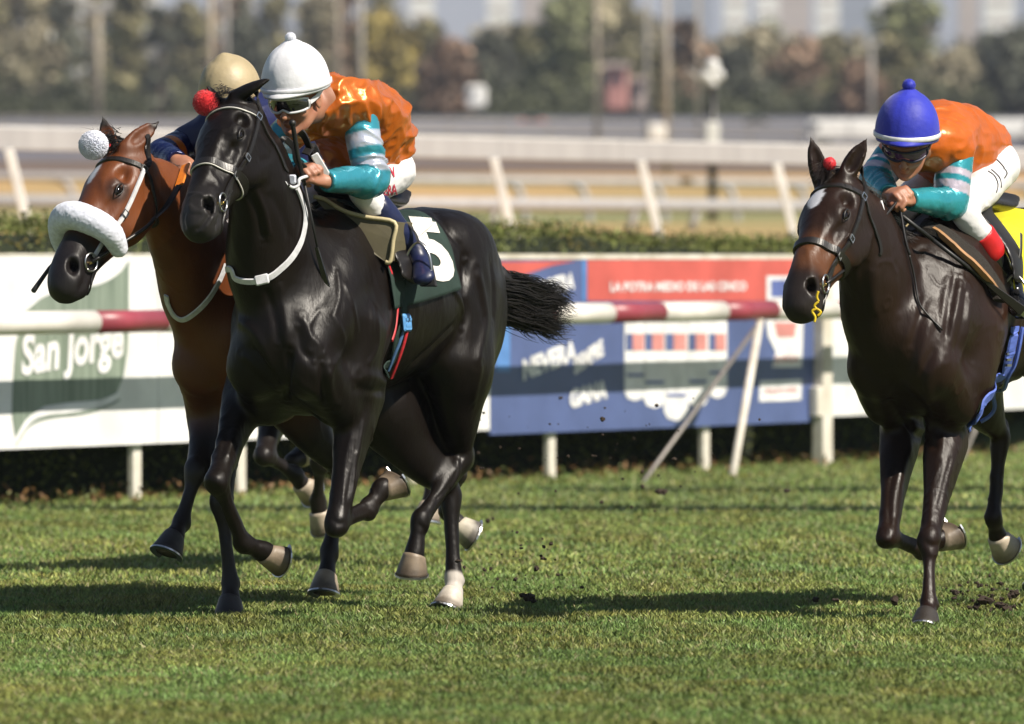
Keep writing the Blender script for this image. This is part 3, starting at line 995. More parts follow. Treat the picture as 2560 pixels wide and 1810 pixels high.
def cloth_patch(name, fn, nu, nv, bvh, off, thick, m, parent, wrinkle=0.0, seed=2):
    """sheet draped on a body: fn(u, v) -> (origin outside, direction)"""
    O = []; D = []
    for i in range(nv + 1):
        for j in range(nu + 1):
            a, b = fn(j / nu, i / nv); O.append(a); D.append(b)
    P0 = raycast_patch(bvh, O, D, off)
    D = np.array(D)
    w = wrinkle * (noise3(P0 * 9, seed) + .5 * noise3(P0 * 21, seed + 1))
    P0 = P0 - D * w[:, None]
    P1 = P0 - D * thick
    n = (nu + 1) * (nv + 1)
    v = np.vstack([P0, P1])
    f = []
    for i in range(nv):
        for j in range(nu):
            a = i * (nu + 1) + j
            f.append((a, a + nu + 1, a + nu + 2, a + 1)); f.append((a + n, a + 1 + n, a + nu + 2 + n, a + nu + 1 + n))
    def edge(seq):
        for a, b in zip(seq[:-1], seq[1:]): f.append((a, b, b + n, a + n))
    W = nu + 1
    edge(list(range(0, W))); edge([nv * W + j for j in range(nu, -1, -1)])
    edge([i * W for i in range(nv, -1, -1)]); edge([i * W + nu for i in range(nv + 1)])
    o = obj(name, v, f, m, parent)
    return o, P1.reshape(nv + 1, nu + 1, 3)


def on_grid(G, uv, off, outward):
    nv, nu = G.shape[0] - 1, G.shape[1] - 1
    x = np.clip(uv[:, 0], 0, .9999) * nu; y = np.clip(uv[:, 1], 0, .9999) * nv
    i, j = y.astype(int), x.astype(int); fy, fx = (y - i)[:, None], (x - j)[:, None]
    q = G[i, j] * (1 - fx) * (1 - fy) + G[i, j + 1] * fx * (1 - fy) + G[i + 1, j] * (1 - fx) * fy + G[i + 1, j + 1] * fx * fy
    return q + outward * off


bvh1 = f1.bvh()
br1 = bridle(hd1, bvh1, fr1, 'white piped black bridle with red wool pompom on the front black horse', 'red')
pompom('pompom', hd1.p(.035, .050, -.045), .050, M['red_wool'], br1, 1100, 5)

# ------------------------------------------------------------------ riders
M['skin'] = mat('skin', (.36, .17, .10), rough=.5, nscale=18, col2=(.30, .12, .07), bump=.0004, bscale=160)
M['orange_silk'] = mat('orange_silk', (.72, .165, .014), rough=.33, spec=.9, nscale=6, bump=.005, bscale=24, metal=.45, stretch=(1, 1, .5))
M['silk_sleeve'] = mat('silk_sleeve', (0, 0, 0), rough=.27, spec=.8, attr=True, nscale=6, bump=.005, bscale=22, metal=.4)
M['matt_orange'] = mat('matt_orange', (.60, .125, .010), rough=.36, spec=.6, nscale=6, bump=.004, bscale=18, metal=.2)
M['breeches'] = mat('breeches', (.78, .77, .77), rough=.6, nscale=10, bump=.0015, bscale=50)
M['breeches_navy'] = mat('breeches_navy', (.03, .03, .10), rough=.6, nscale=10)
M['cap_white'] = mat('cap_white', (.76, .76, .80), rough=.55, nscale=10, bump=.0015, bscale=45)
M['cap_blue'] = mat('cap_blue', (.012, .022, .42), rough=.6, nscale=10, bump=.0015, bscale=60, sheen=.2)
M['cap_beige'] = mat('cap_beige', (.42, .34, .20), rough=.5, nscale=10, bump=.0015, bscale=45)
M['boot_black'] = mat('boot_black', (.010, .010, .011), rough=.22, spec=.6, nscale=20, coat=.4)
M['boot_blue'] = mat('boot_blue', (.008, .013, .055), rough=.4, nscale=20)
M['red_cuff'] = mat('red_cuff', (.55, .012, .015), rough=.4, nscale=20)
M['lens'] = mat('lens', (.010, .010, .014), rough=.06, spec=.8, coat=1)
M['lens_violet'] = mat('lens_violet', (.06, .015, .10), rough=.06, spec=.8, coat=1)
M['frame_white'] = mat('frame_white', (.72, .72, .74), rough=.35, nscale=30)
M['frame_dark'] = mat('frame_dark', (.02, .02, .05), rough=.35, nscale=30)
M['rubber'] = mat('rubber', (.012, .012, .012), rough=.5, nscale=30)
M['red_print'] = mat('red_print', (.50, .02, .05), rough=.6, nscale=60)
M['ink'] = mat('ink', (.02, .02, .03), rough=.6, nscale=60)
M['hair_dark'] = mat('hair_dark', (.012, .008, .006), rough=.6, nscale=60)


def hits(bvh, pts, off=.003, fb=30.0): return [ray_hit(bvh, x, y, off, fb) for x, y in pts]


def fold(f, amp, fr=(9, 9, 9), seed=1, amp2=None):
    n = f.normals(); v = f.v
    q = v * np.array(fr)
    q = q + .6 * np.stack([noise3(v * 4, seed + 5), noise3(v * 4, seed + 6), noise3(v * 4, seed + 7)], 1)
    r = (1 - 2 * np.abs(noise3(q, seed))) ** 2 * np.sign(1 - 2 * np.abs(noise3(q, seed)))
    r2 = 1 - 2 * np.abs(noise3(q * 2.3, seed + 1))
    f.v = v + n * (amp * r + (amp2 if amp2 is not None else amp * .4) * r2)[:, None]


class Head:
    def __init__(h, c, f, roll=0, sc=1.0):
        h.c = np.array(c, float); h.f = nrm(f)
        l = nrm(np.cross((0, 0, 1), h.f)); u = np.cross(h.f, l)
        r = radians(roll)
        h.l, h.u = l * cos(r) + u * sin(r), u * cos(r) - l * sin(r)
        h.sc = sc

    def p(h, x, y, z): return h.c + (h.l * x + h.f * y + h.u * z) * h.sc


def person_body(f, J, h):
    k = h.sc
    ax = [h.l, h.f, h.u]
    E = lambda c, r, kk=.02, sub=False: f.ell(h.p(*c), np.array(r) * k, ax, kk, sub)
    E((0, -.012, .03), (.074, .092, .085)); E((0, .030, -.03), (.057, .056, .072), .03)
    f.chain([h.p(-.050, .00, -.055), h.p(-.035, .045, -.085), h.p(0, .072, -.100), h.p(.035, .045, -.085), h.p(.050, .00, -.055)], [.018 * k, .017 * k, .017 * k, .017 * k, .018 * k], h.u, .02)
    E((0, .078, -.098), (.018, .016, .015), .015)
    f.chain([h.p(0, .086, .004), h.p(0, .100, -.020), h.p(0, .111, -.038)], [.008 * k, .0095 * k, .0125 * k], h.l, .010)
    for s in (-1, 1):
        E((s * .013, .098, -.042), (.008, .009, .007), .006)
        f.chain([h.p(s * .008, .090, .020), h.p(s * .042, .076, .020)], [.009 * k, .008 * k], h.l, .012)
        E((s * .032, .088, .0), (.017, .013, .011), .01, True)
        E((s * .040, .062, -.035), (.022, .020, .020), .02)
        E((s * .076, -.008, -.012), (.008, .018, .029), .008); E((s * .084, -.004, -.012), (.006, .010, .016), .005, True)
        E((s * .006, .103, -.047), (.0035, .005, .003), .003, True)
    E((0, .088, -.063), (.023, .011, .0055), .006); E((0, .085, -.074), (.019, .011, .0065), .006)
    E((0, .098, -.0685), (.022, .010, .0018), .003, True)
    E((0, .088, -.084), (.018, .008, .005), .006, True)
    f.chain([h.p(0, -.025, -.05), lerp(h.p(0, -.03, -.09), J['neck'], .6), J['neck']], [(.054, .058), (.056, .058), (.075, .065)], h.l, .03)
    L = J['L']
    f.chain([J['neck'], J['chest'], J['waist'], J['pelvis']], [(.10, .07), (.135, .09), (.11, .085), (.13, .10)], L, .05)
    for s, n in ((1, 'l'), (-1, 'r')):
        f.chain([J['neck'] + L * s * .04, J['sh_' + n]], [.044, .044], L, .03)
        f.chain([J['sh_' + n], lerp(J['sh_' + n], J['el_' + n], .5), J['el_' + n]], [.048, .044, .034], L, .03)
        f.chain([J['el_' + n], lerp(J['el_' + n], J['wr_' + n], .3), J['wr_' + n]], [.034, .038, .0255], L, .02)
        f.chain([J['pelvis'] + L * s * .08, J['kn_' + n]], [.070, .048], L, .05)
        f.chain([J['kn_' + n], lerp(J['kn_' + n], J['an_' + n], .3), J['an_' + n]], [.044, .034, .014], L, .03)
        hand(f, J['wr_' + n], J['hd_' + n], J['hn_' + n], s)


def hand(f, wr, d, n, s):
    """fist round a rein: d wrist to knuckles, n back of the hand, s +1 left / -1 right"""
    d = nrm(d); n = nrm(n - d * np.dot(n, d)); g = np.cross(d, n) * s     # g towards the thumb side
    f.chain([wr - d * .01, wr + d * .02, wr + d * .05, wr + d * .078], [(.027, .021), (.034, .020), (.041, .019), (.041, .016)], g, .012)
    for i in range(4):
        o = (1.45 - i) * .0205
        ln = (.95, 1.05, 1.0, .82)[i]
        b = wr + d * (.082 - (.004 if i in (0, 3) else 0)) + g * o + n * .003
        p1 = b + (d * .50 - n * .80) * .036 * ln
        p2 = p1 + (-d * .75 - n * .55) * .027 * ln
        p3 = p2 + (-d * .75 + n * .45) * .020 * ln
        f.chain([wr + d * .05 + g * o * .9, b, p1, p2, p3], [.0105, .0112, .0100, .0092, .0078], g, .0035, n=1)
    t0 = wr + d * .018 + g * .030 - n * .004
    t1 = t0 + d * .034 + g * .014 - n * .012; t2 = t1 + d * .026 - g * .010 - n * .014; t3 = t2 + d * .012 - g * .016 - n * .004
    f.chain([t0, t1, t2, t3], [.017, .0125, .0108, .009], n, .008, n=2)


def cap(h, m, band_m, parent, lat=.122, fore=.142, top=.155, z0=.035, peak=.03, pom=.026, pom_m=None, tilt=0.0, pleat=.02, seed=3, name='helmet'):
    nr, na = 30, 72
    v = []
    u = nrm(h.u + h.f * tilt)
    fw = nrm(h.f - u * np.dot(h.f, u)); lt = h.l
    c = h.p(0, -.006, z0)
    for i in range(nr + 1):
        t = i / nr
        ph = .03 + t * (pi / 2 + .20 - .03)
        for j in range(na):
            a = 2 * pi * j / na
            r = sin(ph) if ph < pi / 2 else 1 - (ph - pi / 2) * .12
            z = cos(ph) if ph < pi / 2 else -(ph - pi / 2) * .8
            zz = top * z + (.012 * (1 - t * 5) if t < .2 else 0)
            pl = pleat * math.exp(-t * 3.2) * (abs(cos(3 * a + .6)) - .5) + .006 * noise3(np.array([[cos(a) * 2, sin(a) * 2, t * 4 + seed]]), seed)[0]
            seam = -.014 * (1 - t * .6) * (math.exp(-((sin(1.5 * a + .4)) / .05) ** 2))
            rr = r * (1 + pl * 2 + seam * 2)
            fo = fore + (peak * max(0, sin(a)) ** 3 * smoothstep(.86, 1.0, np.array(t)) if sin(a) > 0 else 0)
            v.append(c + (u * zz + lt * lat * rr * cos(a) + fw * fo * rr * sin(a)) * h.sc)
    f = [(i * na + j, (i + 1) * na + j, (i + 1) * na + (j + 1) % na, i * na + (j + 1) % na) for i in range(nr) for j in range(na)]
    f.append(tuple(range(na)))
    # turned-in lower edge
    o0 = len(v)
    for j in range(na):
        a = 2 * pi * j / na; q = v[nr * na + j]
        v.append(q + (c - q) * .10 + u * .004)
    f += [(nr * na + j, o0 + j, o0 + (j + 1) % na, nr * na + (j + 1) % na) for j in range(na)]
    o = obj(name, np.array(v), f, m, parent)
    if band_m is not None:
        b = [np.array(v[(nr - 3) * na + j]) for j in range(0, na, 2)]
        cc = sum(b) / len(b)
        mb = MB(); pts = [q + nrm(q - cc) * .0025 for q in b]
        vv = []; ff = []
        for i, q in enumerate(pts):
            nn_ = nrm(q - cc)
            for (x, y) in ((-.010, 0), (-.006, .004), (.006, .004), (.010, 0)): vv.append(q + u * x + nn_ * y)
        m_ = len(pts)
        ff = [(i * 4 + k, i * 4 + k + 1, ((i + 1) % m_) * 4 + k + 1, ((i + 1) % m_) * 4 + k) for i in range(m_) for k in range(3)]
        obj('band', np.array(vv), ff, band_m, o)
    if pom:
        pc = c + u * (top + pom * .62) * h.sc
        mb = MB(); mb.tube([c + u * (top - .012), c + u * (top + .012)], [.017, .011], 12); mb.build('stalk', m, o, smooth=True)
        pompom('pompom', pc, pom, pom_m or m, o, 500, 9)
    return o


def goggles(h, lens_m, frame_m, parent, hgt=.024, z=.0, strap=True):
    v = []; f = []
    na = 21
    rows = 5
    for i in range(rows):
        t = (i / (rows - 1)) * 2 - 1
        for j in range(na):
            a = -1.15 + 2.3 * j / (na - 1)
            notch = .012 * math.exp(-(a / .16) ** 2) * (1 if t < 0 else .2)
            hh = hgt * (1 - .35 * (abs(a) / 1.15) ** 4)
            zz = z + t * hh + (notch * (1 if t < 0 else -.4) * abs(t))
            rr = 1 + .05 * (1 - t * t)
            v.append(h.p(sin(a) * .082 * rr, .022 + cos(a) * .083 * rr, zz))
    f = [(i * na + j, i * na + j + 1, (i + 1) * na + j + 1, (i + 1) * na + j) for i in range(rows - 1) for j in range(na - 1)]
    o = obj('goggles', np.array(v), f, lens_m, parent)
    rim = [v[j] for j in range(na)] + [v[i * na + na - 1] for i in range(1, rows)] + [v[(rows - 1) * na + j] for j in range(na - 2, -1, -1)] + [v[i * na] for i in range(rows - 2, 0, -1)]
    mb = MB(); rim = rim + rim[:1]
    mb.tube([np.array(q) + h.f * .002 for q in rim], .0048, 7, cap=False)
    mb.build('rim', frame_m, o, smooth=True)
    if strap:
        for s in (1, -1):
            p0 = [h.p(s * .077, .05, z), h.p(s * .088, .01, z + .012), h.p(s * .088, -.03, z + .03)]
            ribbon('strap', p0, .020, .003, frame_m, o, None, up=h.l * s, n=4)
    return o


def sleeve(name, J, n, m, parent, colfn, rad=(.068, .069, .062, .058, .052, .042), res=.0062, amp=.008, seed=1, cut=.98):
    f = Sdf(res)
    S_, E_, W_ = J['sh_' + n], J['el_' + n], J['wr_' + n]
    f.chain([lerp(S_, E_, .03), lerp(S_, E_, .5), E_, lerp(E_, W_, .5), lerp(E_, W_, cut)], [rad[0], rad[1], rad[2], rad[4], rad[5]], J['L'], .02)
    f.ell(E_ - nrm(lerp(S_, W_, .5) - E_) * .008, (rad[3],) * 3, k=.02)
    wd = nrm(W_ - E_)
    f.ell(lerp(E_, W_, cut) + wd * (rad[5] + .012), (rad[5] * 1.25,) * 3, k=.004, sub=True)
    f.bake()
    v = f.v
    def seg(A_, B_):
        d = B_ - A_; t = np.clip((v - A_) @ d / d.dot(d), 0, 1)
        return t, np.linalg.norm(v - A_ - t[:, None] * d, axis=1)
    t1, d1 = seg(S_, E_); t2, d2 = seg(E_, W_)
    t = np.where(d1 < d2, t1, 1 + t2)
    # folds run round the arm
    ax = np.where((d1 < d2)[:, None], nrm(E_ - S_), nrm(W_ - E_))
    q = t * 6 + 2.2 * noise3(v * 6, seed) + .8 * noise3(v * 14, seed + 4)
    r = (1 - 2 * np.abs(noise3(np.stack([q * .9, (v @ nrm(J['L'])) * 6, v[:, 2] * 4], 1), seed + 2)))
    bend = np.exp(-((t - 1) / .35) ** 2)
    f.v = v + f.normals() * (r * amp * (.5 + bend))[:, None]
    return obj(name, f.v, f.faces(), m, parent, cols=colfn(t, v))


def boot(J, n, m, parent, top=.30, cuff=None):
    if cuff is not None: top = .52
    f = Sdf(.006)
    K_, A_, T_ = J['kn_' + n], J['an_' + n], J['toe_' + n]
    d = nrm(T_ - A_); sh = nrm(A_ - K_)
    f.chain([lerp(K_, A_, top), lerp(K_, A_, .6), lerp(K_, A_, .9), A_], [.058, .052, .040, .042], J['L'], .02)
    up = nrm(-sh)
    f.chain([A_ - up * .035 - d * .035, A_ - up * .03 + d * .05, T_ - up * .022 - d * .02, T_ - up * .02], [(.034, .026), (.036, .034), (.042, .026), (.034, .018)], J['L'], .03)
    f.bake(smooth=4); fold(f, .0015, (20, 20, 20))
    o = obj('boot', f.v, f.faces(), m, parent)
    if cuff is not None:
        g = Sdf(.005)
        g.chain([lerp(K_, A_, top - .16), lerp(K_, A_, top + .02)], [.0595, .0605], J['L'], .01)
        g.ell(lerp(K_, A_, top - .16) - sh * .04, (.058,) * 3, k=.004, sub=True)
        g.bake(smooth=2)
        obj('boot_top', g.v, g.faces(), cuff, o)
    s = MB()
    q0 = A_ - up * .062 - d * .06; q1 = T_ - up * .046 + d * .01
    s.box(lerp(q0, q1, .5), (q1 - q0) / 2, J['L'] * .036, up * .006, bev=.004); s.build('sole', M['rubber'], o)
    return o


def rider(fr, J, h, label, shirt_m, sleeve_cols, breech_m, boot_m, cap_fn, gog_fn, cuff=None, group='jockeys', fat=1.0, shirt_amp=.019, sleeve_amp=.008, sk='skin', extra=None):
    J['L'] = fr.L
    root = thing('person', J['pelvis'] - V(0, 0, .1), label, 'person', group)
    f = Sdf(.0060)
    person_body(f, J, h)
    f.bake(smooth=3)
    obj('body', f.v, f.faces(), M[sk], root)
    # hair under the cap
    # shirt
    g = Sdf(.0072)
    L = fr.L
    back = nrm(J['pelvis'] - J['chest'])
    g.chain([J['pelvis'] + back * .02 + V(0, 0, .03), J['waist'] + V(0, 0, .02), J['chest'], lerp(J['chest'], J['neck'], .7), J['neck']],
            [(.145 * fat, .115), (.155 * fat, .125), (.178 * fat, .128), (.145, .10), (.075, .068)], L, .05)
    g.ell(lerp(J['pelvis'], J['waist'], .3) + V(0, 0, .065), (.13, .13, .07), k=.06)
    g.ell(lerp(J['pelvis'], J['chest'], .5) - V(0, 0, .03), (.15, .15, .12), k=.08)
    for s, n in ((1, 'l'), (-1, 'r')):
        g.chain([lerp(J['neck'], J['sh_' + n], .3), J['sh_' + n] - L * s * .01 + V(0, 0, .005)], [.082, .068], L, .05)
    g.ell(h.p(0, -.02, -.05), np.array((.080, .088, .07)), [h.l, h.f, h.u], .01, sub=True)
    g.bake(smooth=5)
    fold(g, shirt_amp, (10, 7, 11), 3, shirt_amp * .35)
    bvs = None
    sh = obj('shirt', g.v, g.faces(), shirt_m, root)
    for n in ('l', 'r'):
        sleeve('sleeve', J, n, M['silk_sleeve'], root, sleeve_cols, amp=sleeve_amp)
    # breeches
    b = Sdf(.0075)
    b.ell(J['pelvis'] + V(0, 0, -.02), (.135, .105, .11), [fr.L, fr.F, fr.Z], .05)
    for s, n in ((1, 'l'), (-1, 'r')):
        hp_ = J['pelvis'] + L * s * .085 - fr.Z * .03
        b.chain([hp_, lerp(hp_, J['kn_' + n], .5), J['kn_' + n], lerp(J['kn_' + n], J['an_' + n], .36)], [.092, .076, .056, .050], L, .04)
    b.bake(smooth=5); fold(b, .003, (12, 12, 12), 9)
    br = obj('breeches', b.v, b.faces(), breech_m, root)
    for n in ('l', 'r'): boot(J, n, boot_m, root, cuff=cuff)
    cap_fn(root); gog_fn(root)
    return root, g, b, br


def ZJ(x, y): return 640 + x / 3.864, 80 + y / 3.864
def Z1(x, y): return 380 + x / 2.3186, 60 + y / 2.3186
def Z3(x, y): return 1900 + x / 2.459, 160 + y / 2.459
def Z4(x, y): return 860 + x / 2.705, 440 + y / 2.705


TEAL = V(.045, .33, .42); WHT = V(.62, .66, .78)


def cols1(t, v):
    c = np.tile(TEAL, (len(v), 1))
    for a, b in ((.34, .56), (.70, .93)):
        m = smoothstep(a - .01, a + .01, t) * (1 - smoothstep(b - .01, b + .01, t))
        c = c * (1 - m[:, None]) + WHT * m[:, None]
    return c


J1 = {
    'pelvis': q(*ZJ(1120, 1260), -.80, 0), 'waist': q(*ZJ(1110, 920), -.68, 0), 'chest': q(*ZJ(850, 770), -.42, 0), 'neck': q(*ZJ(640, 640), -.18, 0),
    'sh_l': q(*ZJ(985, 755), -.36, .20), 'el_l': q(*ZJ(1110, 1420), -.36, .30), 'wr_l': q(*ZJ(690, 1440), -.06, .20),
    'sh_r': q(*ZJ(330, 960), -.20, -.20), 'el_r': q(*ZJ(90, 1250), -.15, -.28), 'wr_r': q(*ZJ(420, 1330), .05, -.10),
    'kn_l': q(908, 478, -.46, .19), 'an_l': q(1035, 625, -.62, .30), 'toe_l': q(1052, 690, -.50, .34),
    'kn_r': fr1.l(-.45, -.22, 1.52), 'an_r': fr1.l(-.80, -.30, 1.32), 'toe_r': fr1.l(-.66, -.32, 1.22),
    'hd_l': P(*ZJ(420, 1330), 29.35) - P(*ZJ(690, 1440), 29.42), 'hn_l': V(.1, -.75, .6),
    'hd_r': V(.5, -.75, .1), 'hn_r': V(-.3, -.3, .9),
}
h1 = Head(q(*ZJ(400, 640), 0, 0), (-.45, -.84, -.29), 0, 1.10)
rd1, sh1, br1m, bro1 = rider(fr1, J1, h1, 'crouched jockey in shiny orange and teal silks with a white pompom cap and goggles',
    M['orange_silk'], cols1, M['breeches'], M['boot_blue'],
    lambda r: cap(h1, M['cap_white'], M['cap_white'], r, lat=.115, fore=.130, top=.145, z0=.052, pom=.022, pom_m=M['white_wool'], tilt=-.05, pleat=.055),
    lambda r: goggles(h1, M['lens'], M['frame_white'], r))

# red lettering on the seat of the breeches
brb = br1m.bvh()
for txt, cx, cy, w_ in (('ERA', 1290, 1530, 128), ('UN', 1285, 1365, 90)):
    tv, tf = fine(*text_mesh(txt, 1.0, .022), .25)
    sx = w_ / 3.864 / (tv[:, 0].max() - tv[:, 0].min()); sy = 26 / (tv[:, 1].max() - tv[:, 1].min())
    ca, sa = cos(-.12), sin(-.12)
    pts = []
    for x, y in tv:
        X, Y_ = x * sx, y * sy
        px, py = ZJ(cx, cy); px += X * ca + Y_ * sa * .6; py += -Y_ * ca + X * sa * 1.2
        pts.append(ray_hit(brb, px, py, .004))
    obj('lettering', np.array(pts), tf, M['red_print'], bro1, smooth=False)

# ------------------------------------------------------------------ saddle and straps of the black horse
sad1 = thing('saddle', fr1.l(-.6, 0, 1.45), 'racing saddle with cream pad and dark green cloth bearing a white number 5', 'saddle', 'racing saddles')


def cloth_fn(fr, s0, s1t, s1b, amax=92, zc=1.18, both=True, skew=0.0):
    def fn(u, v):
        am_ = amax * (1 - skew * u)
        a = radians(-am_ + 2 * am_ * v if both else am_ * v)
        fall = abs(a) / radians(am_)
        s = s0 + (lerp(s1t, s1b, fall) - s0) * u
        d = fr.L * sin(a) + fr.Z * cos(a)
        o = fr.l(float(s), 0, zc) + d * .75 - fr.Z * 0
        return o, -d
    return fn


cl1, G1 = cloth_patch('saddle_cloth', cloth_fn(fr1, -.44, -1.10, -.99, 97, 1.20, skew=.17), 30, 56, bvh1, .010, .006, M['green_cloth'], sad1, .004)
clb = BVHTree.FromPolygons([tuple(cl1.matrix_basis.translation + p_.co + Vector(BASE[cl1.name])) for p_ in cl1.data.vertices], [tuple(p_.vertices) for p_ in cl1.data.polygons])
def decal(name, txt, cx, cy, wpx, hpx, ex, ey, bvh, m, parent, bold=.02, off=.004):
    """lettering laid on a surface; ex, ey photo directions of the letters' right and up"""
    tv, tf = fine(*text_mesh(txt, 1.0, bold), .07)
    c0 = (tv.max(0) + tv.min(0)) / 2; sz = tv.max(0) - tv.min(0)
    pts = [ray_hit(bvh, cx + (x - c0[0]) / sz[0] * wpx * ex[0] + (y - c0[1]) / sz[1] * hpx * ey[0],
                   cy + (x - c0[0]) / sz[0] * wpx * ex[1] + (y - c0[1]) / sz[1] * hpx * ey[1], off) for x, y in tv]
    return obj(name, np.array(pts), tf, m, parent, smooth=False)
decal('number', '5', *Z4(598, 500), 78, 160, (1, .08), (-.36, -1), clb, M['white_cloth'], cl1, .045)

# cream pad under the saddle: front cut face and bright edge
fp = [(785, 492), (812, 498), (858, 526), (918, 543), (987, 556), (984, 602), (977, 652), (965, 655), (925, 628), (882, 592), (838, 548), (803, 515)]
sw = [(-.34, .0), (-.36, .03), (-.38, .10), (-.40, .18), (-.44, .27), (-.44, .29), (-.44, .30), (-.44, .29), (-.42, .25), (-.40, .20), (-.38, .13), (-.36, .05)]
fr_pts = [q(*a, *b) for a, b in zip(fp, sw)]
bk_pts = [p_ - fr1.F * .16 + fr1.L * .0 for p_ in fr_pts]
n_ = len(fp)
obj('pad', np.array(fr_pts + bk_pts), [tuple(range(n_)), tuple(range(2 * n_ - 1, n_ - 1, -1))] + [(i, (i + 1) % n_, n_ + (i + 1) % n_, n_ + i) for i in range(n_)], M['cream_pad_shaded'], sad1, smooth=False)
mb = MB(); mb.tube(catmull([p_ + fr1.F * .004 for p_ in fr_pts[:8]], 4), .0085, 8); mb.build('pad_edge', M['cream_pad'], sad1, smooth=True)
# seat
g = Sdf(.008)
g.chain([fr1.l(-.46, 0, 1.64), fr1.l(-.62, 0, 1.60), fr1.l(-.80, 0, 1.58), fr1.l(-.92, 0, 1.62)], [(.10, .03), (.13, .03), (.14, .03), (.11, .025)], fr1.L, .03)
for s in (1, -1): g.chain([fr1.l(-.55, .10 * s, 1.58), fr1.l(-.55, .24 * s, 1.40), fr1.l(-.52, .285 * s, 1.28)], [(.10, .012), (.11, .012), (.07, .010)], fr1.F, .03)
g.bake(); obj('seat', g.v, g.faces(), M['leather'], sad1)
def webbing(name, pts, w, m, parent, bvh, off=.006, th=.004): return ribbon(name, hits(bvh, pts, off), w, th, m, parent, bvh, off)
webbing('surcingle', [(958, 640), (968, 675), (980, 715), (986, 760), (983, 805), (972, 850)], .016, M['red_web'], sad1, bvh1, .012)
webbing('girth', [(1012, 700), (1006, 740), (1000, 800), (985, 850), (970, 905), (960, 940)], .034, M['green_cloth'], sad1, bvh1, .014)
webbing('girth_strap', [(1009, 815), (1000, 850), (985, 895), (968, 938)], .014, M['red_web'], sad1, bvh1, .022)
webbing('girth_strap', [(1000, 815), (990, 850), (976, 885), (962, 920)], .014, M['blue_web'], sad1, bvh1, .020)
c = ray_hit(bvh1, 1005, 804, .024)
mb = MB(); fw = nrm(fr1.F * .9 + fr1.Z * .0); mb.box(c, fw * .034, nrm(fr1.Z * 1 - fr1.L * .1) * .034, fr1.L * .007, bev=.006)
for dz in (-.012, .012): mb.box(c + fr1.L * .008 + fr1.Z * dz, fw * .024, fr1.Z * .005, fr1.L * .002)
mb.build('buckle', M['buckle_blue'], sad1)
# stirrup
def stirrup(J, n, parent, fr, top):
    A_, T_ = J['an_' + n], J['toe_' + n]
    c = lerp(A_, T_, .62); up = V(0, 0, 1); d = nrm(T_ - A_)
    mb = MB()
    arch = [c + fr.L * x - up * .045 + up * z for x, z in ((-.055, 0), (-.055, .04), (-.045, .09), (-.02, .125), (0, .135), (.02, .125), (.045, .09), (.055, .04), (.055, 0))]
    mb.tube(catmull(arch, 3), .005, 7); o = mb.build('stirrup', M['steel'], parent, smooth=True)
    t = MB(); t.box(c - up * .048, fr.L * .058, nrm(d - up * np.dot(d, up)) * .020, up * .005, bev=.003); t.build('tread', M['steel'], o)
    ribbon('stirrup_leather', [c + up * .09, lerp(c + up * .09, top, .5) + fr.L * .01, top], .022, .004, M['leather'], parent, None, up=fr.L)
stirrup(J1, 'l', sad1, fr1, fr1.l(-.56, .25, 1.50)); stirrup(J1, 'r', sad1, fr1, fr1.l(-.56, -.25, 1.50))

# white neck strap of the black horse
nk = thing('neck_strap', fr1.l(0, 0, 1.2), 'white neck strap looped round the chest of the front black horse', 'strap', 'neck straps')
pts = hits(bvh1, [(738, 470), (750, 500), (760, 540), (752, 595), (733, 635), (708, 664), (682, 686), (656, 698), (617, 702), (590, 694), (571, 672), (560, 640), (557, 600)], .006)
ribbon('band', pts, .026, .006, M['white_strap'], nk, bvh1, .006)
for i in (7,):
    c = pts[i]; t = nrm(pts[i + 1] - pts[i - 1]); n = V(-.2, -.95, .1); w = nrm(np.cross(t, n))
    mb = MB(); mb.box(c + n * .010, t * .026, w * .019, n * .006, bev=.004); mb.build('buckle', M['white_strap'], nk)
ribbon('strap_end', hits(bvh1, [(560, 648), (556, 620), (552, 590)], .009), .018, .005, M['white_strap'], nk, bvh1, .009)

# reins
re1 = thing('reins', hd1.p(.45, -.1, 0), 'black reins with a looped white end on the front black horse', 'reins', 'reins')
def cord(name, pts, r, m, parent, n=5):
    mb = MB(); mb.tube(catmull(pts, n), r, 7); return mb.build(name, m, parent, smooth=True)
bl, _ = snap(bvh1, [hd1.p(.455, -.108, .066)], .014)
HL = J1['wr_l'] + nrm(J1['hd_l']) * .07
cord('rein', [bl[0], q(*Z5(760, 960), .30, .09), q(*Z5(880, 900), .26, .12), q(*Z5(960, 815), .22, .13), q(*Z5(1040, 850), .18, .14), q(*Z5(1110, 950), .15, .15), q(*Z5(1190, 1050), .12, .16)], .0055, M['leather'], re1)
cord('rein_loop', [q(*Z5(1090, 905), .16, .17), q(*Z5(1130, 985), .14, .17), q(*Z5(1170, 1035), .12, .17), q(*Z5(1225, 1065), .10, .17), q(*Z5(1275, 1045), .09, .17), q(*Z5(1290, 985), .08, .17), HL], .0065, M['white_strap'], re1)
ribbon('rein', [HL, q(*Z5(1265, 820), .06, .13), q(*Z5(1240, 700), .06, .10), q(*Z5(1150, 620), .08, .06), q(*Z5(1090, 660), .14, .02)], .026, .005, M['leather'], re1, None, up=(-.3, -.9, .2))
ribbon('rein', [HL, q(*Z5(1400, 800), -.02, .17), q(*Z5(1370, 680), .0, .16), q(*Z5(1330, 590), .02, .14), q(*Z5(1290, 550), .04, .12)], .030, .005, M['leather'], re1, None, up=(-.5, -.8, .2))
ribbon('rein', [HL, q(*Z5(1440, 780), -.03, .18), q(*Z5(1400, 690), -.02, .17), q(*Z5(1340, 760), .02, .17)], .034, .005, M['leather'], re1, None, up=(-.2, -.9, .3))
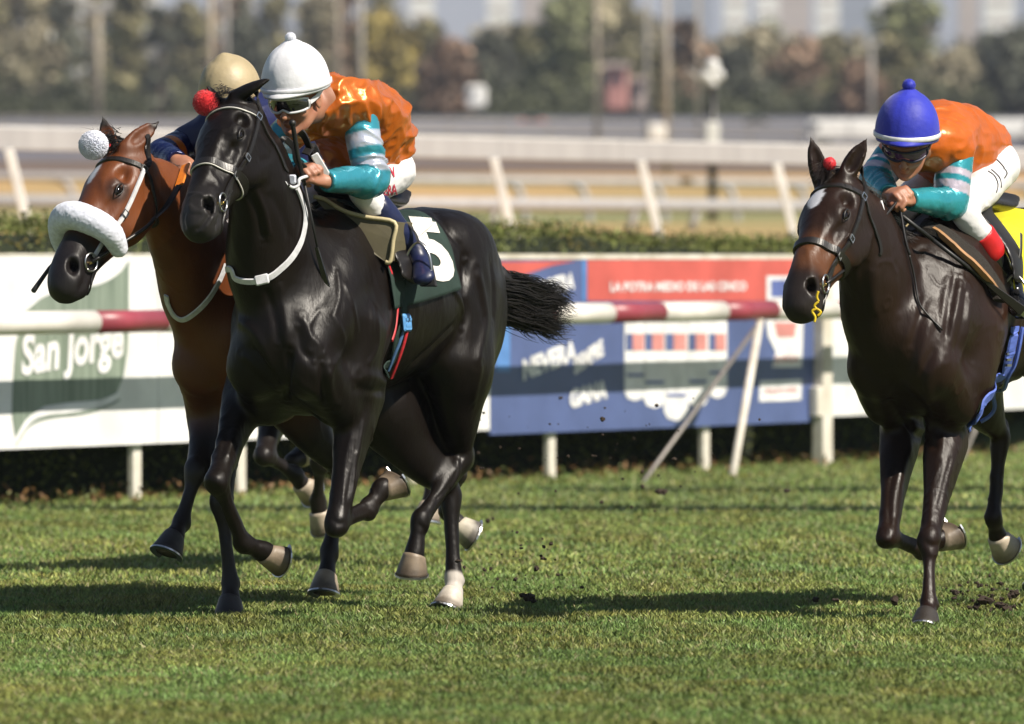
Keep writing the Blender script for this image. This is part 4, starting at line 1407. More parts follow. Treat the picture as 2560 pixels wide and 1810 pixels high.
mb = MB(); mb.box(q(*Z5(1215, 990), .10, .16), fr1.L * .018, fr1.Z * .018, fr1.F * .006, bev=.005); mb.build('rein_stop', M['white_wool'], re1)
# white folded strap beside the hand
ms = thing('whip_flap', q(805, 405, -.02, .20), 'flat white padded strip held beside the jockey hand on the front black horse', 'strap')
a_, b_ = q(*ZJ(560, 1180), 0, .20), q(*ZJ(690, 1400), -.06, .22); d_ = nrm(b_ - a_)
mb = MB(); mb.box((a_ + b_) / 2, (b_ - a_) / 2, nrm(np.cross(d_, (0, 1, 0))) * .016, V(0, .006, 0), bev=.004); mb.build('pad', M['frame_white'], ms)

# whip
wh = thing('whip', HL, 'black riding whip held upright by the white capped jockey, its flap hanging down the shoulder', 'whip', 'whips')
p0, p1, p2 = q(*ZJ(352, 880), .10, .17), q(*ZJ(405, 1200), .06, .19), q(*ZJ(470, 1480), .02, .20)
p3, p4 = q(800, 650, -.08, .28), q(834, 780, -.14, .33)
mb = MB(); mb.tube([p0, lerp(p0, p1, .06), p1, p2], [.012, .0095, .009, .008], 10); mb.sphere(p0, .0135); mb.build('handle', M['rubber'], wh, smooth=True)
mb = MB(); mb.tube([p2, lerp(p2, p3, .5), p3], [.006, .005, .004], 8); mb.build('shaft', M['rubber'], wh, smooth=True)
ribbon('flap', [lerp(p3, p4, -.25), lerp(p3, p4, .3), p4], .030, .007, M['boot_black'], wh, None, up=(-.3, -.9, .2), wfun=lambda t: .45 + .75 * t)

# mane, forelock and tail
rg = np.random.default_rng(4)
def mane(fr, crest, side, parent, m, n=700, ln=.13, seed=1, updir=.1, sway=.12):
    c = catmull(crest, 12); rg = np.random.default_rng(seed)
    t = rg.random(n) * (len(c) - 1.001); i = t.astype(int); fq = (t - i)[:, None]
    r = c[i] * (1 - fq) + c[i + 1] * fq + rg.normal(0, .006, (n, 3))
    d = np.tile(side * .8 + V(0, 0, updir) - fr.F * .5, (n, 1))
    return strands('mane', r, d, ln * (.6 + .6 * rg.random(n)), sway, .0016, m, parent, 6, (0, 0, -.9), seed)
def top_of(bvh, pts):
    out = []
    for p_ in pts:
        l, n, i, d = bvh.ray_cast(Vector(p_) + Vector((0, 0, .6)), Vector((0, 0, -1)))
        out.append(np.array(l) if l is not None else np.array(p_))
    return out
crest1 = [hd1.p(-.03, .02, 0)] + top_of(bvh1, [lerp(hd1.p(-.02, 0, 0), fr1.l(-.30, 0, 1.5), t) for t in (.15, .3, .45, .6, .75, .9, 1)])
mane(fr1, crest1, fr1.L * .8, horse1, M['hair_black'], 1000, .075)
r_ = hd1.p(-.01, .035, 0) + rg.normal(0, .014, (160, 3))
strands('forelock', r_, np.tile(hd1.a * .5 + hd1.n * .5 + fr1.L * .35, (160, 1)), .03 + .03 * rg.random(160), .15, .0014, M['hair_black'], horse1, 6, (0, 0, -.3), 5)


def tail(fr, dock, tipdir, n, ln, parent, m, seed=3, core=.04, spread=.2, grav=(0, 0, -.35), nl=46):
    """long wavy hairs in locks streaming behind the dock"""
    rg = np.random.default_rng(seed)
    t0 = nrm(tipdir); seg = 10
    up = nrm(np.cross(np.cross(t0, (0, 0, 1)), t0)); sd_ = np.cross(t0, up)
    vs, fs = [], []
    k = np.arange(seg + 1) / seg
    lo = rg.uniform(-1, 1, nl); lw = rg.normal(0, .5, nl); ll = ln * (.62 + .42 * rg.random(nl)); ph = rg.uniform(0, 6.3, (nl, 2)); am = rg.uniform(.004, .012, nl)
    li = rg.integers(0, nl, n)
    L_ = ll[li] * (.75 + .3 * rg.random(n))
    off0 = lo[li] * core + rg.normal(0, .012, n); offw = lw[li] * core * .5 + rg.normal(0, .012, n)
    fan = lo[li] * spread + rg.normal(0, .025, n)
    pts = []
    for j in range(seg + 1):
        x = L_ * k[j]
        a_ = off0 + fan * x + am[li] * np.sin(ph[li, 0] + x * 26) * k[j] * 1.6 + rg.normal(0, .0012, n)
        w_ = offw * (1 - .4 * k[j]) + am[li] * np.cos(ph[li, 1] + x * 21) * k[j] * 1.6
        pts.append(dock + t0 * x[:, None] + up * a_[:, None] + sd_ * w_[:, None] + np.array(grav) * (x ** 2)[:, None])
    pts = np.array(pts)
    for j in range(seg + 1):
        r = .0028 * (1 - .75 * k[j])
        for a in range(3): vs.append(pts[j] + r * (cos(2.1 * a) * up + sin(2.1 * a) * sd_))
    v = np.array(vs).transpose(1, 0, 2).reshape(-1, 3)
    base = (np.arange(n) * (seg + 1) * 3)[:, None]
    f = np.concatenate([base + np.array([[i * 3 + a, i * 3 + (a + 1) % 3, (i + 1) * 3 + (a + 1) % 3, (i + 1) * 3 + a]]) for i in range(seg) for a in range(3)])
    return obj('tail', v, f, m, parent)


dk = q(1225, 690, -1.60, .0)
o_t = tail(fr1, q(1230, 740, -1.62, .0), q(1400, 775, -1.95, .05) - q(1230, 740, -1.62, .0), 2100, .46, horse1, M['hair_black'], 3, .080, .05, (0, 0, -.12), 70)
f_ = MB(); f_.tube([fr1.l(-1.50, 0, 1.50), fr1.l(-1.60, 0, 1.44), fr1.l(-1.66, .02, 1.36), dk + V(.03, 0, 0), lerp(dk, q(1375, 745, -1.95, .05), .45)], [.05, .05, .045, .045, .015], 12)
f_.build('tail_dock', M['hair_black'], horse1, smooth=True)

# ------------------------------------------------------------------ the brown horse on the right
def ZR(x, y): return 1900 + x / 2.1636, 860 + y / 2.1636
def ZS(x, y): return 1960 + x / 2.705, 460 + y / 2.705
def ZRs(*p): return [ZR(x, y) for x, y in p]
def ZSs(*p): return [ZS(x, y) for x, y in p]
def Z2(x, y): return 60 + x / 2.898, 260 + y / 2.898
def Z2s(*p): return [Z2(x, y) for x, y in p]
fr2 = Frame(2262, 29.4, 25)
q2 = fr2.p
legs2 = {
    'rf': [q2(*ZR(760, 500), -.28, -.15), q2(*ZR(690, 1040), .10, -.13), q2(*ZR(880, 1125), -.10, -.12), q2(*ZR(965, 1060), -.16, -.12), q2(*ZR(1040, 1010), -.20, -.12)],
    'lf': [q2(*ZR(1000, 560), -.24, .16), q2(*ZR(915, 1070), .10, .14), q2(*ZR(912, 1400), .22, .12), q2(*ZR(905, 1462), .26, .12), q2(*ZR(898, 1540), .30, .12)],
    'lh': [fr2.l(-1.14, .18, .94), fr2.l(-1.34, .17, .55), fr2.l(-1.18, .13, .25), fr2.l(-1.12, .13, .14), fr2.l(-1.06, .13, .05)],
    'rh': [fr2.l(-1.06, -.17, .92), q2(*ZR(1300, 500), -1.30, -.15), q2(*ZR(1262, 945), -1.26, -.14), q2(*ZR(1285, 1035), -1.33, -.14), q2(*ZR(1345, 1100), -1.40, -.14)],
}
hd2 = HeadFrame(q2(2082, 446, .33, -.07), 25, 42, 22, 1.09)
ears2 = [(q2(2168, 345, .30, .06), nrm(fr2.F + fr2.L * .5)), (q2(2026, 340, .32, -.12), nrm(fr2.F + fr2.L * .9))]
neck2 = [(hd2.p(.05, -.11, 0), (.075, .105)), (q2(2160, 575, .20, 0), (.09, .155)), (q2(2192, 680, .08, 0), (.125, .20)), (q2(2222, 775, -.06, 0), (.16, .24)), (fr2.l(-.20, 0, 1.20), (.18, .26))]
f2 = horse_body(fr2, hd2, legs2, neck2, ears2, .0088, legk=.86)
horse2 = thing('horse', fr2.l(-.6, 0, 0), 'dark brown racehorse at the right edge with a white star on its forehead', 'horse', 'racehorses galloping on the turf')


def coat2(v):
    t, d, w = hd2.inv(v)
    c = np.tile(V(.016, .0078, .0048), (len(v), 1))
    br = smoothstep(-.1, .8, noise3(v * 2.6, 24))[:, None]
    c = c * (1 - br * .5) + br * .5 * V(.036, .0145, .0072)
    tan = (smoothstep(.25, .36, t) * smoothstep(.50, .40, t) * (np.abs(d) < .3) * smoothstep(.25, .1, np.abs(w)))[:, None]
    c = c * (1 - tan * .75) + tan * .75 * V(.13, .050, .020)
    mz = (smoothstep(.44, .53, t) * smoothstep(.25, .15, np.abs(w)) * (np.abs(d) < .3))[:, None]
    c = c * (1 - mz) + mz * V(.020, .015, .013)
    r = np.sqrt(((t - .135) / .048) ** 2 + ((w + .004) / .036) ** 2) + .20 * noise3(v * 50, 2)
    st = (smoothstep(1.1, .9, r) * (d > -.03))[:, None]
    c = c * (1 - st) + st * V(.62, .62, .66)
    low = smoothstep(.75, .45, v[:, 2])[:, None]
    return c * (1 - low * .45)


marks2 = [
    (ZSs((880, 480), (960, 430), (1080, 520)), -.006, .016), (ZSs((900, 520), (870, 640), (900, 800), (820, 1100)), .006, .022), (ZSs((960, 760), (900, 960), (850, 1120)), -.009, .016),
    (ZSs((1000, 900), (940, 1100), (900, 1260)), .007, .018), (ZSs((1120, 620), (1080, 780), (1060, 1000)), .005, .012), (ZSs((1200, 640), (1170, 820), (1120, 1100)), .005, .012),
    (ZSs((1260, 760), (1240, 980), (1180, 1200)), .005, .014), (ZSs((1160, 600), (1130, 800), (1090, 1050)), -.005, .011), (ZSs((1230, 700), (1210, 900), (1150, 1150)), -.005, .011),
    (ZSs((1100, 1180), (990, 1300), (980, 1480)), .008, .02), (ZSs((1030, 1100), (940, 1260), (930, 1420)), -.008, .014), (ZSs((640, 560), (600, 700), (610, 900)), .007, .02),
    (ZSs((540, 480), (530, 660), (560, 900)), -.006, .02), (ZSs((760, 480), (800, 700), (780, 900)), -.004, .02),
    (ZRs((780, 380), (860, 460), (900, 460)), .008, .014), (ZRs((870, 160), (910, 300), (960, 380)), .008, .018), (ZRs((700, 300), (830, 480), (900, 500)), -.010, .016),
    (ZRs((760, 400), (800, 520), (820, 600)), .006, .018), (ZRs((1000, 380), (990, 520), (960, 640)), .006, .014), (ZRs((1040, 600), (1000, 740), (960, 900)), -.005, .010),
    (ZRs((960, 660), (930, 800), (920, 980)), .005, .010), (ZRs((740, 640), (700, 800), (700, 980)), -.006, .010), (ZRs((880, 1060), (930, 1090), (990, 1080)), -.005, .010),
    (ZRs((890, 1120), (940, 1140), (985, 1130)), .004, .010), (ZRs((900, 1180), (895, 1300), (900, 1400)), .003, .007),
    (ZSs((420, 180), (470, 230), (440, 300)), .003, .008), (ZSs((380, 160), (420, 130), (460, 160)), -.004, .010), (ZSs((260, 160), (230, 300), (200, 420)), -.003, .014),
    (ZSs((340, 260), (300, 340), (330, 430)), .004, .012), (ZSs((150, 420), (180, 540), (160, 620)), .004, .012), (ZSs((560, 240), (600, 300), (570, 400)), .004, .018),
]
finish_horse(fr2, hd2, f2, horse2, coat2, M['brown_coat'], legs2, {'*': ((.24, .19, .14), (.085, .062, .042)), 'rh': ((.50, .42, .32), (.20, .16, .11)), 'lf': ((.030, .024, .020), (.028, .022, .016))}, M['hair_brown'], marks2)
bvh2 = f2.bvh()
br2 = bridle(hd2, bvh2, fr2, 'plain black bridle with small red flower on the dark brown right horse', None, edge=False)
M['red_ribbon'] = mat('red_ribbon', (.62, .02, .03), rough=.6, nscale=60)
M['yellow'] = mat('yellow', (.72, .50, .01), rough=.6, nscale=20)
pompom('flower', q2(2074, 409, .36, -.03), .026, M['red_ribbon'], br2, 220, 15)
mb = MB()
for pl in (((2046, 728), (2042, 742), (2047, 754)), ((2046, 754), (2036, 764), (2043, 774)), ((2040, 772), (2030, 778), (2038, 792), (2036, 806)), ((2042, 772), (2052, 780), (2044, 790))): mb.tube(catmull([q2(x, y, .80, .12) for x, y in pl], 4), .0050, 6)
mb.build('tongue_tie', M['yellow'], br2, smooth=True)
crest2 = [hd2.p(-.03, .02, 0)] + top_of(bvh2, [lerp(hd2.p(-.02, 0, 0), fr2.l(-.30, 0, 1.5), t) for t in (.15, .3, .45, .6, .75, .9, 1)])
mane(fr2, crest2, fr2.L * .8, horse2, M['hair_brown'], 900, .10)
r_ = hd2.p(-.01, .035, 0) + rg.normal(0, .016, (220, 3))
strands('forelock', r_, np.tile(hd2.a * .6 + hd2.n * .3 + fr2.L * .2, (220, 1)), .05 + .04 * rg.random(220), .3, .0014, M['hair_brown'], horse2, 6, (0, 0, -.3), 5)
tail(fr2, fr2.l(-1.66, 0, 1.30), -fr2.F + V(0, 0, -.2), 500, .45, horse2, M['hair_brown'], 8, .07, .06, (0, 0, -.15))
f_ = MB(); f_.tube([fr2.l(-1.50, 0, 1.50), fr2.l(-1.60, 0, 1.44), fr2.l(-1.68, 0, 1.34), fr2.l(-1.82, 0, 1.26)], [.05, .05, .04, .015], 12); f_.build('tail_dock', M['hair_brown'], horse2, smooth=True)

# its saddle, cloth and girth
M['yellow_cloth'] = mat('yellow_cloth', (.74, .66, .015), rough=.8, nscale=10, bump=.001, bscale=220)
M['fleece_dark'] = mat('fleece_dark', (.018, .014, .010), rough=.95, nscale=40, bump=.004, bscale=120)
M['tan_leather'] = mat('tan_leather', (.36, .19, .08), rough=.5, nscale=30)
M['blue_girth'] = mat('blue_girth', (.10, .16, .55), rough=.6, nscale=30, bump=.001, bscale=120)
sad2 = thing('saddle', fr2.l(-.6, 0, 1.45), 'racing saddle with yellow cloth, dark fleece pad and bright blue girth', 'saddle', 'racing saddles')
cl2, G2 = cloth_patch('saddle_cloth', cloth_fn(fr2, -.50, -1.10, -1.04, 92, 1.20), 30, 56, bvh2, .010, .006, M['yellow_cloth'], sad2, .005, 7)
pts = hits(bvh2, ZSs((930, 325), (1010, 340), (1120, 400), (1240, 500), (1340, 610), (1410, 720), (1430, 800)), .014)
ribbon('fleece_pad', pts, .085, .020, M['fleece_dark'], sad2, bvh2, .014)
ribbon('piping', hits(bvh2, ZSs((1000, 352), (1090, 420), (1210, 530), (1320, 640), (1405, 745)), .02), .018, .018, M['tan_leather'], sad2, bvh2, .022)
g = Sdf(.008)
g.chain([fr2.l(-.48, 0, 1.60), fr2.l(-.64, 0, 1.58), fr2.l(-.80, 0, 1.57), fr2.l(-.92, 0, 1.60)], [(.10, .03), (.13, .03), (.14, .03), (.11, .025)], fr2.L, .03)
for s in (1, -1): g.chain([fr2.l(-.53, .10 * s, 1.56), fr2.l(-.50, .24 * s, 1.40), fr2.l(-.48, .27 * s, 1.28)], [(.08, .012), (.07, .012), (.05, .010)], fr2.F, .03)
g.bake(); obj('seat', g.v, g.faces(), M['leather'], sad2)
ribbon('girth', hits(bvh2, ZSs((1545, 960), (1530, 1060), (1500, 1180), (1450, 1300), (1380, 1420), (1300, 1560), (1230, 1640)), .012), .052, .006, M['blue_girth'], sad2, bvh2, .012)
ribbon('girth_piping', hits(bvh2, ZSs((1580, 960), (1568, 1060), (1535, 1200), (1480, 1330), (1400, 1460), (1320, 1580)), .018), .016, .008, M['blue_girth'], sad2, bvh2, .018)
c = ray_hit(bvh2, *ZS(1490, 1170), .022)
mb = MB()
for dz in (-.022, 0, .022): mb.box(c + fr2.Z * dz, fr2.F * .022, fr2.Z * .0045, fr2.L * .004)
mb.build('buckle', M['steel'], sad2)

# its rider
TEAL2 = V(.035, .34, .40); PK = V(.66, .58, .66)


def cols2(t, v):
    c = np.tile(TEAL2, (len(v), 1))
    for a, b in ((.36, .50), (.62, .84)):
        m = smoothstep(a - .01, a + .01, t) * (1 - smoothstep(b - .01, b + .01, t))
        c = c * (1 - m[:, None]) + PK * m[:, None]
    return c


J2 = {
    'pelvis': q2(*Z3(1325, 580), -.78, 0), 'waist': q2(*Z3(1185, 470), -.62, 0), 'chest': q2(*Z3(1075, 450), -.40, 0), 'neck': q2(*Z3(1010, 480), -.18, 0),
    'sh_l': q2(*Z3(1205, 560), -.36, .21), 'el_l': q2(*Z3(1165, 850), -.34, .30), 'wr_l': q2(*Z3(925, 835), -.06, .20),
    'sh_r': q2(*Z3(800, 580), -.20, -.21), 'el_r': q2(*Z3(715, 720), -.10, -.26), 'wr_r': q2(*Z3(790, 800), .05, -.06),
    'kn_l': q2(*Z3(1260, 900), -.36, .23), 'an_l': q2(*Z3(1535, 1345), -.58, .31), 'toe_l': q2(*Z3(1585, 1500), -.48, .37),
    'kn_r': fr2.l(-.40, -.22, 1.52), 'an_r': fr2.l(-.78, -.30, 1.30), 'toe_r': fr2.l(-.64, -.32, 1.20),
    'hd_l': P(*Z3(790, 830), 29.3) - P(*Z3(925, 835), 29.42), 'hn_l': V(.0, -.6, .8),
    'hd_r': V(.5, -.75, .1), 'hn_r': V(-.3, -.3, .9),
}
h2 = Head(q2(*Z3(905, 470), 0, 0), (-.16, -.80, -.58), -4, 1.08)
rd2, sh2, bre2, bro2 = rider(fr2, J2, h2, 'jockey in orange and teal silks with a blue pompom cap and red boot cuffs',
    M['matt_orange'], cols2, M['breeches'], M['boot_black'],
    lambda r: cap(h2, M['cap_blue'], M['frame_white'], r, lat=.113, fore=.130, top=.150, z0=.030, pom=.026, pom_m=M['cap_blue'], tilt=-.45, name='helmet'),
    lambda r: goggles(h2, M['lens_violet'], M['frame_dark'], r, hgt=.020), cuff=M['red_cuff'], fat=.92, shirt_amp=.009, sleeve_amp=.004)
# signature on the breeches
bb2 = bre2.bvh()
for i, pts in enumerate((((1455, 590), (1475, 610), (1500, 640)), ((1400, 660), (1440, 690), (1460, 740), (1450, 790)), ((1420, 650), (1470, 700), (1480, 760)), ((1495, 640), (1515, 670), (1500, 700)))):
    c_ = hits(bb2, [Z3(x, y) for x, y in pts], .003)
    mb = MB(); mb.tube(catmull(c_, 4), .0022, 5); mb.build('ink_line', M['ink'], bro2)
stirrup(J2, 'l', sad2, fr2, fr2.l(-.56, .25, 1.46)); stirrup(J2, 'r', sad2, fr2, fr2.l(-.56, -.25, 1.46))
re2 = thing('reins', hd2.p(.45, -.1, 0), 'thin black reins with a white loop by the hands of the blue capped jockey', 'reins', 'reins')
bl, _ = snap(bvh2, [hd2.p(.455, -.108, .066)], .014)
HL2 = J2['wr_l'] + nrm(J2['hd_l']) * .08
cord('rein', [bl[0], q2(*ZS(520, 480), .28, .12), q2(*ZS(620, 300), .20, .15), HL2], .006, M['leather'], re2)
ribbon('white_loop', [q2(*ZS(640, 120), .10, .18), q2(*ZS(655, 190), .12, .18), q2(*ZS(640, 260), .14, .17), q2(*ZS(615, 290), .16, .16)], .030, .004, M['white_strap'], re2, None, up=(-.3, -.9, .1))
cord('rein_end', hits(bvh2, [ZS(830, 480), ZS(870, 640), ZS(900, 800), ZS(960, 880), ZS(1065, 990)], .010), .0042, M['leather'], re2)
cord('rein_end', [HL2] + hits(bvh2, [ZS(800, 380), ZS(830, 480)], .012), .006, M['leather'], re2)
wh2 = thing('whip', HL2, 'long black whip pointing down and back from the hand of the blue capped jockey', 'whip', 'whips')
a_, m_, b_ = q2(*ZS(740, 170), -.02, .20), ray_hit(bvh2, *ZS(1150, 560), .05), ray_hit(bvh2, *ZS(1480, 885), .08)
m_ = lerp(lerp(a_, b_, .5), m_, .6)
mb = MB(); mb.tube([a_, lerp(a_, m_, .6)], [.009, .008], 10); mb.build('handle', M['rubber'], wh2, smooth=True)
mb = MB(); mb.tube([lerp(a_, m_, .6), m_, lerp(m_, b_, .5)], [.008, .008, .008], 10); mb.build('shaft', M['rubber'], wh2, smooth=True)
ribbon('flap', [lerp(m_, b_, .42), lerp(m_, b_, .7), b_], .040, .008, M['leather'], wh2, None, up=(-.3, -.9, .2), wfun=lambda t: .4 + .7 * t)
mb = MB(); mb.box(b_, (b_ - a_) / np.linalg.norm(b_ - a_) * .026, fr2.L * .012 + fr2.Z * .010, fr2.Z * .006, bev=.004); mb.build('keeper', M['galv'] if 'galv' in M else M['steel'], wh2)

# ------------------------------------------------------------------ the bay horse on the left
fr3 = Frame(575, 29.98, 16)
q3 = fr3.p
legs3 = {
    'rf': [q3(*A(500, 130), -.22, -.15), q3(*A(405, 520), .05, -.13), q3(*A(300, 880), .12, -.12), q3(*A(250, 985), .18, -.12), q3(*A(185, 1160), .22, -.12)],
    'lf': [q3(*A(640, 150), -.24, .16), q3(*A(590, 740), .02, .13), q3(*A(655, 1330), .05, .10), q3(*A(655, 1440), .08, .10), q3(*A(655, 1570), .10, .10)],
    'rh': [fr3.l(-1.0, -.17, .92), q3(*B(190, 700), -1.22, -.14), q3(*B(105, 1180), -1.06, -.12), q3(*B(90, 1320), -1.02, -.12), q3(*B(78, 1455), -.99, -.12)],
    'lh': [fr3.l(-1.15, .17, .95), q3(*B(890, 690), -1.48, .15), q3(*B(830, 930), -1.58, .14), q3(*B(890, 1005), -1.60, .14), q3(*B(985, 1055), -1.62, .14)],
}
hd3 = HeadFrame(q3(296, 376, .66, -.16), 36, 46, 22, 1.11)
ears3 = [(q3(402, 300, .60, .0), nrm(fr3.F + fr3.L * .3)), (q3(256, 288, .66, -.20), nrm(fr3.F + fr3.L * .6))]
neck3 = [(hd3.p(.05, -.11, 0), (.075, .105)), (q3(405, 500, .42, -.05), (.09, .155)), (q3(470, 600, .20, 0), (.125, .20)), (q3(520, 720, -.02, 0), (.16, .24)), (fr3.l(-.20, 0, 1.20), (.18, .26))]
f3 = horse_body(fr3, hd3, legs3, neck3, ears3, .0104)
horse3 = thing('horse', fr3.l(-.6, 0, 0), 'bay racehorse at the left with a white sheepskin noseband and white pompom, black lower legs', 'horse', 'racehorses galloping on the turf')


def coat3(v):
    t, d, w = hd3.inv(v)
    c = np.tile(V(.130, .036, .0085), (len(v), 1))
    br = smoothstep(-.3, .7, noise3(v * 3.1, 34))[:, None]
    c = c * (1 - br * .45) + br * .45 * V(.12, .034, .011)
    blk = V(.012, .008, .007)
    low = smoothstep(.86, .62, v[:, 2] + .05 * noise3(v * 6, 3))[:, None]
    c = c * (1 - low) + low * blk
    inh = (np.abs(d) < .35) * smoothstep(.3, .2, np.abs(w))
    mz = (smoothstep(.33, .42, t) * inh)[:, None]
    c = c * (1 - mz) + mz * V(.009, .0065, .007)
    et = np.linalg.norm(v - ears3[0][0], axis=1); er = np.linalg.norm(v - ears3[1][0], axis=1)
    e = smoothstep(.07, .035, np.minimum(et, er))[:, None]
    c = c * (1 - e) + e * blk
    dk = (smoothstep(.055, .03, np.sqrt((t - .187) ** 2 + (d + .04) ** 2)) * (np.abs(w) > .05) * inh)[:, None]
    c = c * (1 - dk * .7) + dk * .7 * blk
    r = np.sqrt(((t - .135) / .046) ** 2 + ((w + .004) / .025) ** 2) + .25 * noise3(v * 55, 2)
    st = (smoothstep(1.1, .8, r) * (d > -.03))[:, None]
    c = c * (1 - st) + st * V(.50, .52, .58)
    cheek = (smoothstep(.30, .24, t) * smoothstep(-.06, -.12, d) * inh)[:, None]
    return c * (1 + cheek * .25)


marks3 = [(Z2s((620, 600), (700, 580), (760, 620)), .003, .007), (Z2s((740, 470), (720, 540), (740, 600)), -.005, .010), (Z2s((560, 520), (580, 640), (600, 740)), .004, .014),
          (Z2s((880, 700), (900, 860), (860, 1020)), -.004, .016), (Z2s((900, 500), (880, 620), (900, 700)), -.006, .012), (Z2s((1000, 1000), (1150, 1060), (1300, 1100)), .004, .02),
          (Z2s((930, 560), (1000, 700), (1040, 800)), .005, .02)]
finish_horse(fr3, hd3, f3, horse3, coat3, M['bay_coat'], legs3, {'*': ((.05, .045, .045), (.03, .025, .025)), 'rh': ((.36, .29, .21), (.14, .11, .08)), 'lh': ((.55, .50, .40), (.10, .09, .08))}, M['hair_black'], marks3)
bvh3 = f3.bvh()
br3 = bridle(hd3, bvh3, fr3, 'bridle with white cheek straps, thick sheepskin noseband and white pompom on the bay horse', None, edge=False, white_cheek=True)
pompom('pompom', q3(234, 363, .78, -.20), .056, M['white_wool'], br3, 3600, 25)
ring = [hd3.p(*p_) for p_ in ((.355, -.16, -.085), (.35, -.09, -.115), (.345, -.02, -.085), (.345, .030, -.02), (.345, .025, .035), (.348, -.03, .085), (.352, -.09, .105), (.36, -.15, .085))]
g = Sdf(.005); g.chain(ring, [.036, .048, .053, .055, .055, .053, .048, .036], hd3.w, .01, n=2); g.bake()
g.v = g.v + g.normals() * (.0010 * noise3(g.v * 90, 4) + .0012 * noise3(g.v * 200, 5))[:, None]
obj('sheepskin', g.v, g.faces(), M['white_wool'], br3)
crest3 = [hd3.p(-.03, .02, 0)] + top_of(bvh3, [lerp(hd3.p(-.02, 0, 0), fr3.l(-.30, 0, 1.5), t) for t in (.15, .3, .45, .6, .75, .9, 1)])
mane(fr3, crest3, fr3.L * .6, horse3, M['hair_black'], 800, .09)
r_ = hd3.p(-.01, .035, 0) + rg.normal(0, .02, (260, 3))
strands('forelock', r_, np.tile(hd3.a * .3 + hd3.n * .4 + fr3.L * .2, (260, 1)), .04 + .04 * rg.random(260), .4, .0015, M['hair_black'], horse3, 7, (0, 0, -.3), 5)
ribbon('red_ribbon', [hd3.p(.03, .045, -.03), hd3.p(.035, .055, .0), hd3.p(.03, .045, .03)], .014, .004, M['red_ribbon'], br3, None, up=hd3.n)
tail(fr3, fr3.l(-1.66, 0, 1.30), -fr3.F + V(0, 0, -.3), 350, .4, horse3, M['hair_black'], 9, .06, .06, (0, 0, -.2))
nk3 = thing('neck_strap', fr3.l(0, 0, 1.2), 'pale neck strap round the base of the neck of the bay horse', 'strap', 'neck straps')
ribbon('band', hits(bvh3, [Z2(1450, 1160), Z2(1400, 1290), Z2(1320, 1420), Z2(1230, 1510), Z2(1150, 1555), Z2(1090, 1520), Z2(1050, 1440), Z2(1040, 1380)], .006), .024, .006, M['white_strap'], nk3, bvh3, .006)
J3 = {
    'pelvis': fr3.l(-.80, 0, 1.72), 'waist': fr3.l(-.64, 0, 1.88), 'chest': fr3.l(-.40, 0, 1.90), 'neck': q3(590, 300, -.14, 0),
    'sh_l': q3(650, 345, -.25, .18), 'el_l': q3(640, 440, -.25, .26), 'wr_l': q3(600, 440, .02, .12),
    'sh_r': q3(462, 365, -.12, -.22), 'el_r': q3(408, 392, .05, -.27), 'wr_r': q3(440, 402, .20, -.14),
    'kn_l': fr3.l(-.42, .21, 1.50), 'an_l': fr3.l(-.78, .30, 1.30), 'toe_l': fr3.l(-.64, .32, 1.20),
    'kn_r': fr3.l(-.42, -.21, 1.50), 'an_r': fr3.l(-.78, -.30, 1.30), 'toe_r': fr3.l(-.64, -.32, 1.20),
    'hd_l': V(-.5, -.8, 0), 'hn_l': V(0, -.2, .9), 'hd_r': V(.3, -.75, -.3), 'hn_r': V(-.3, -.6, .6),
}
h3 = Head(q3(578, 250, .0, 0), (-.40, -.80, -.42), 0, 1.08)
NAVY, ORG = V(.006, .012, .075), V(.62, .17, .01)
def cols3(t, v):
    c = np.tile(NAVY, (len(v), 1)); m = (smoothstep(.60, .62, t) * (1 - smoothstep(.80, .82, t)))[:, None]
    return c * (1 - m) + ORG * m
rd3, sh3, bre3, bro3 = rider(fr3, J3, h3, 'jockey in navy silks and beige cap, mostly hidden behind the black horse head', M['navy'], cols3, M['breeches'], M['boot_black'],
    lambda r: cap(h3, M['cap_beige'], None, r, lat=.108, fore=.125, top=.130, z0=.035, pom=0, tilt=-.05), lambda r: goggles(h3, M['lens'], M['frame_dark'], r), shirt_amp=.006, sleeve_amp=.004)
sad3 = thing('saddle', fr3.l(-.6, 0, 1.45), 'dark racing saddle under the beige capped jockey on the bay horse', 'saddle', 'racing saddles')
g = Sdf(.008)
g.chain([fr3.l(-.46, 0, 1.62), fr3.l(-.62, 0, 1.60), fr3.l(-.80, 0, 1.58), fr3.l(-.92, 0, 1.62)], [(.10, .03), (.13, .03), (.14, .03), (.11, .025)], fr3.L, .03)
g.bake(); obj('seat', g.v, g.faces(), M['leather'], sad3)
stirrup(J3, 'l', sad3, fr3, fr3.l(-.56, .25, 1.50)); stirrup(J3, 'r', sad3, fr3, fr3.l(-.56, -.25, 1.50))
re3 = thing('reins', hd3.p(.45, -.1, 0), 'reins of the bay horse, orange near the hand and dark grey towards the bit', 'reins', 'reins')
M['orange_web'] = mat('orange_web', (.72, .20, .01), rough=.5, nscale=40)
bl, _ = snap(bvh3, [hd3.p(.455, -.108, .066)], .014)
ra, rb = ray_hit(bvh3, *Z2(1130, 480), .03), ray_hit(bvh3, *Z2(1075, 600), .03)
ribbon('rein_grip', [ra, lerp(ra, rb, .5), rb], .040, .005, M['orange_web'], re3, None, up=(-.4, -.85, .2))
ribbon('rein', [rb, ray_hit(bvh3, *Z2(980, 730), .03), ray_hit(bvh3, *Z2(890, 840), .03)], .026, .005, M['rubber'], re3, None, up=(-.4, -.85, .2))
cord('rein', [ray_hit(bvh3, *Z2(892, 838), .03), ray_hit(bvh3, *Z2(820, 910), .03), bl[0]], .008, M['leather'], re3)
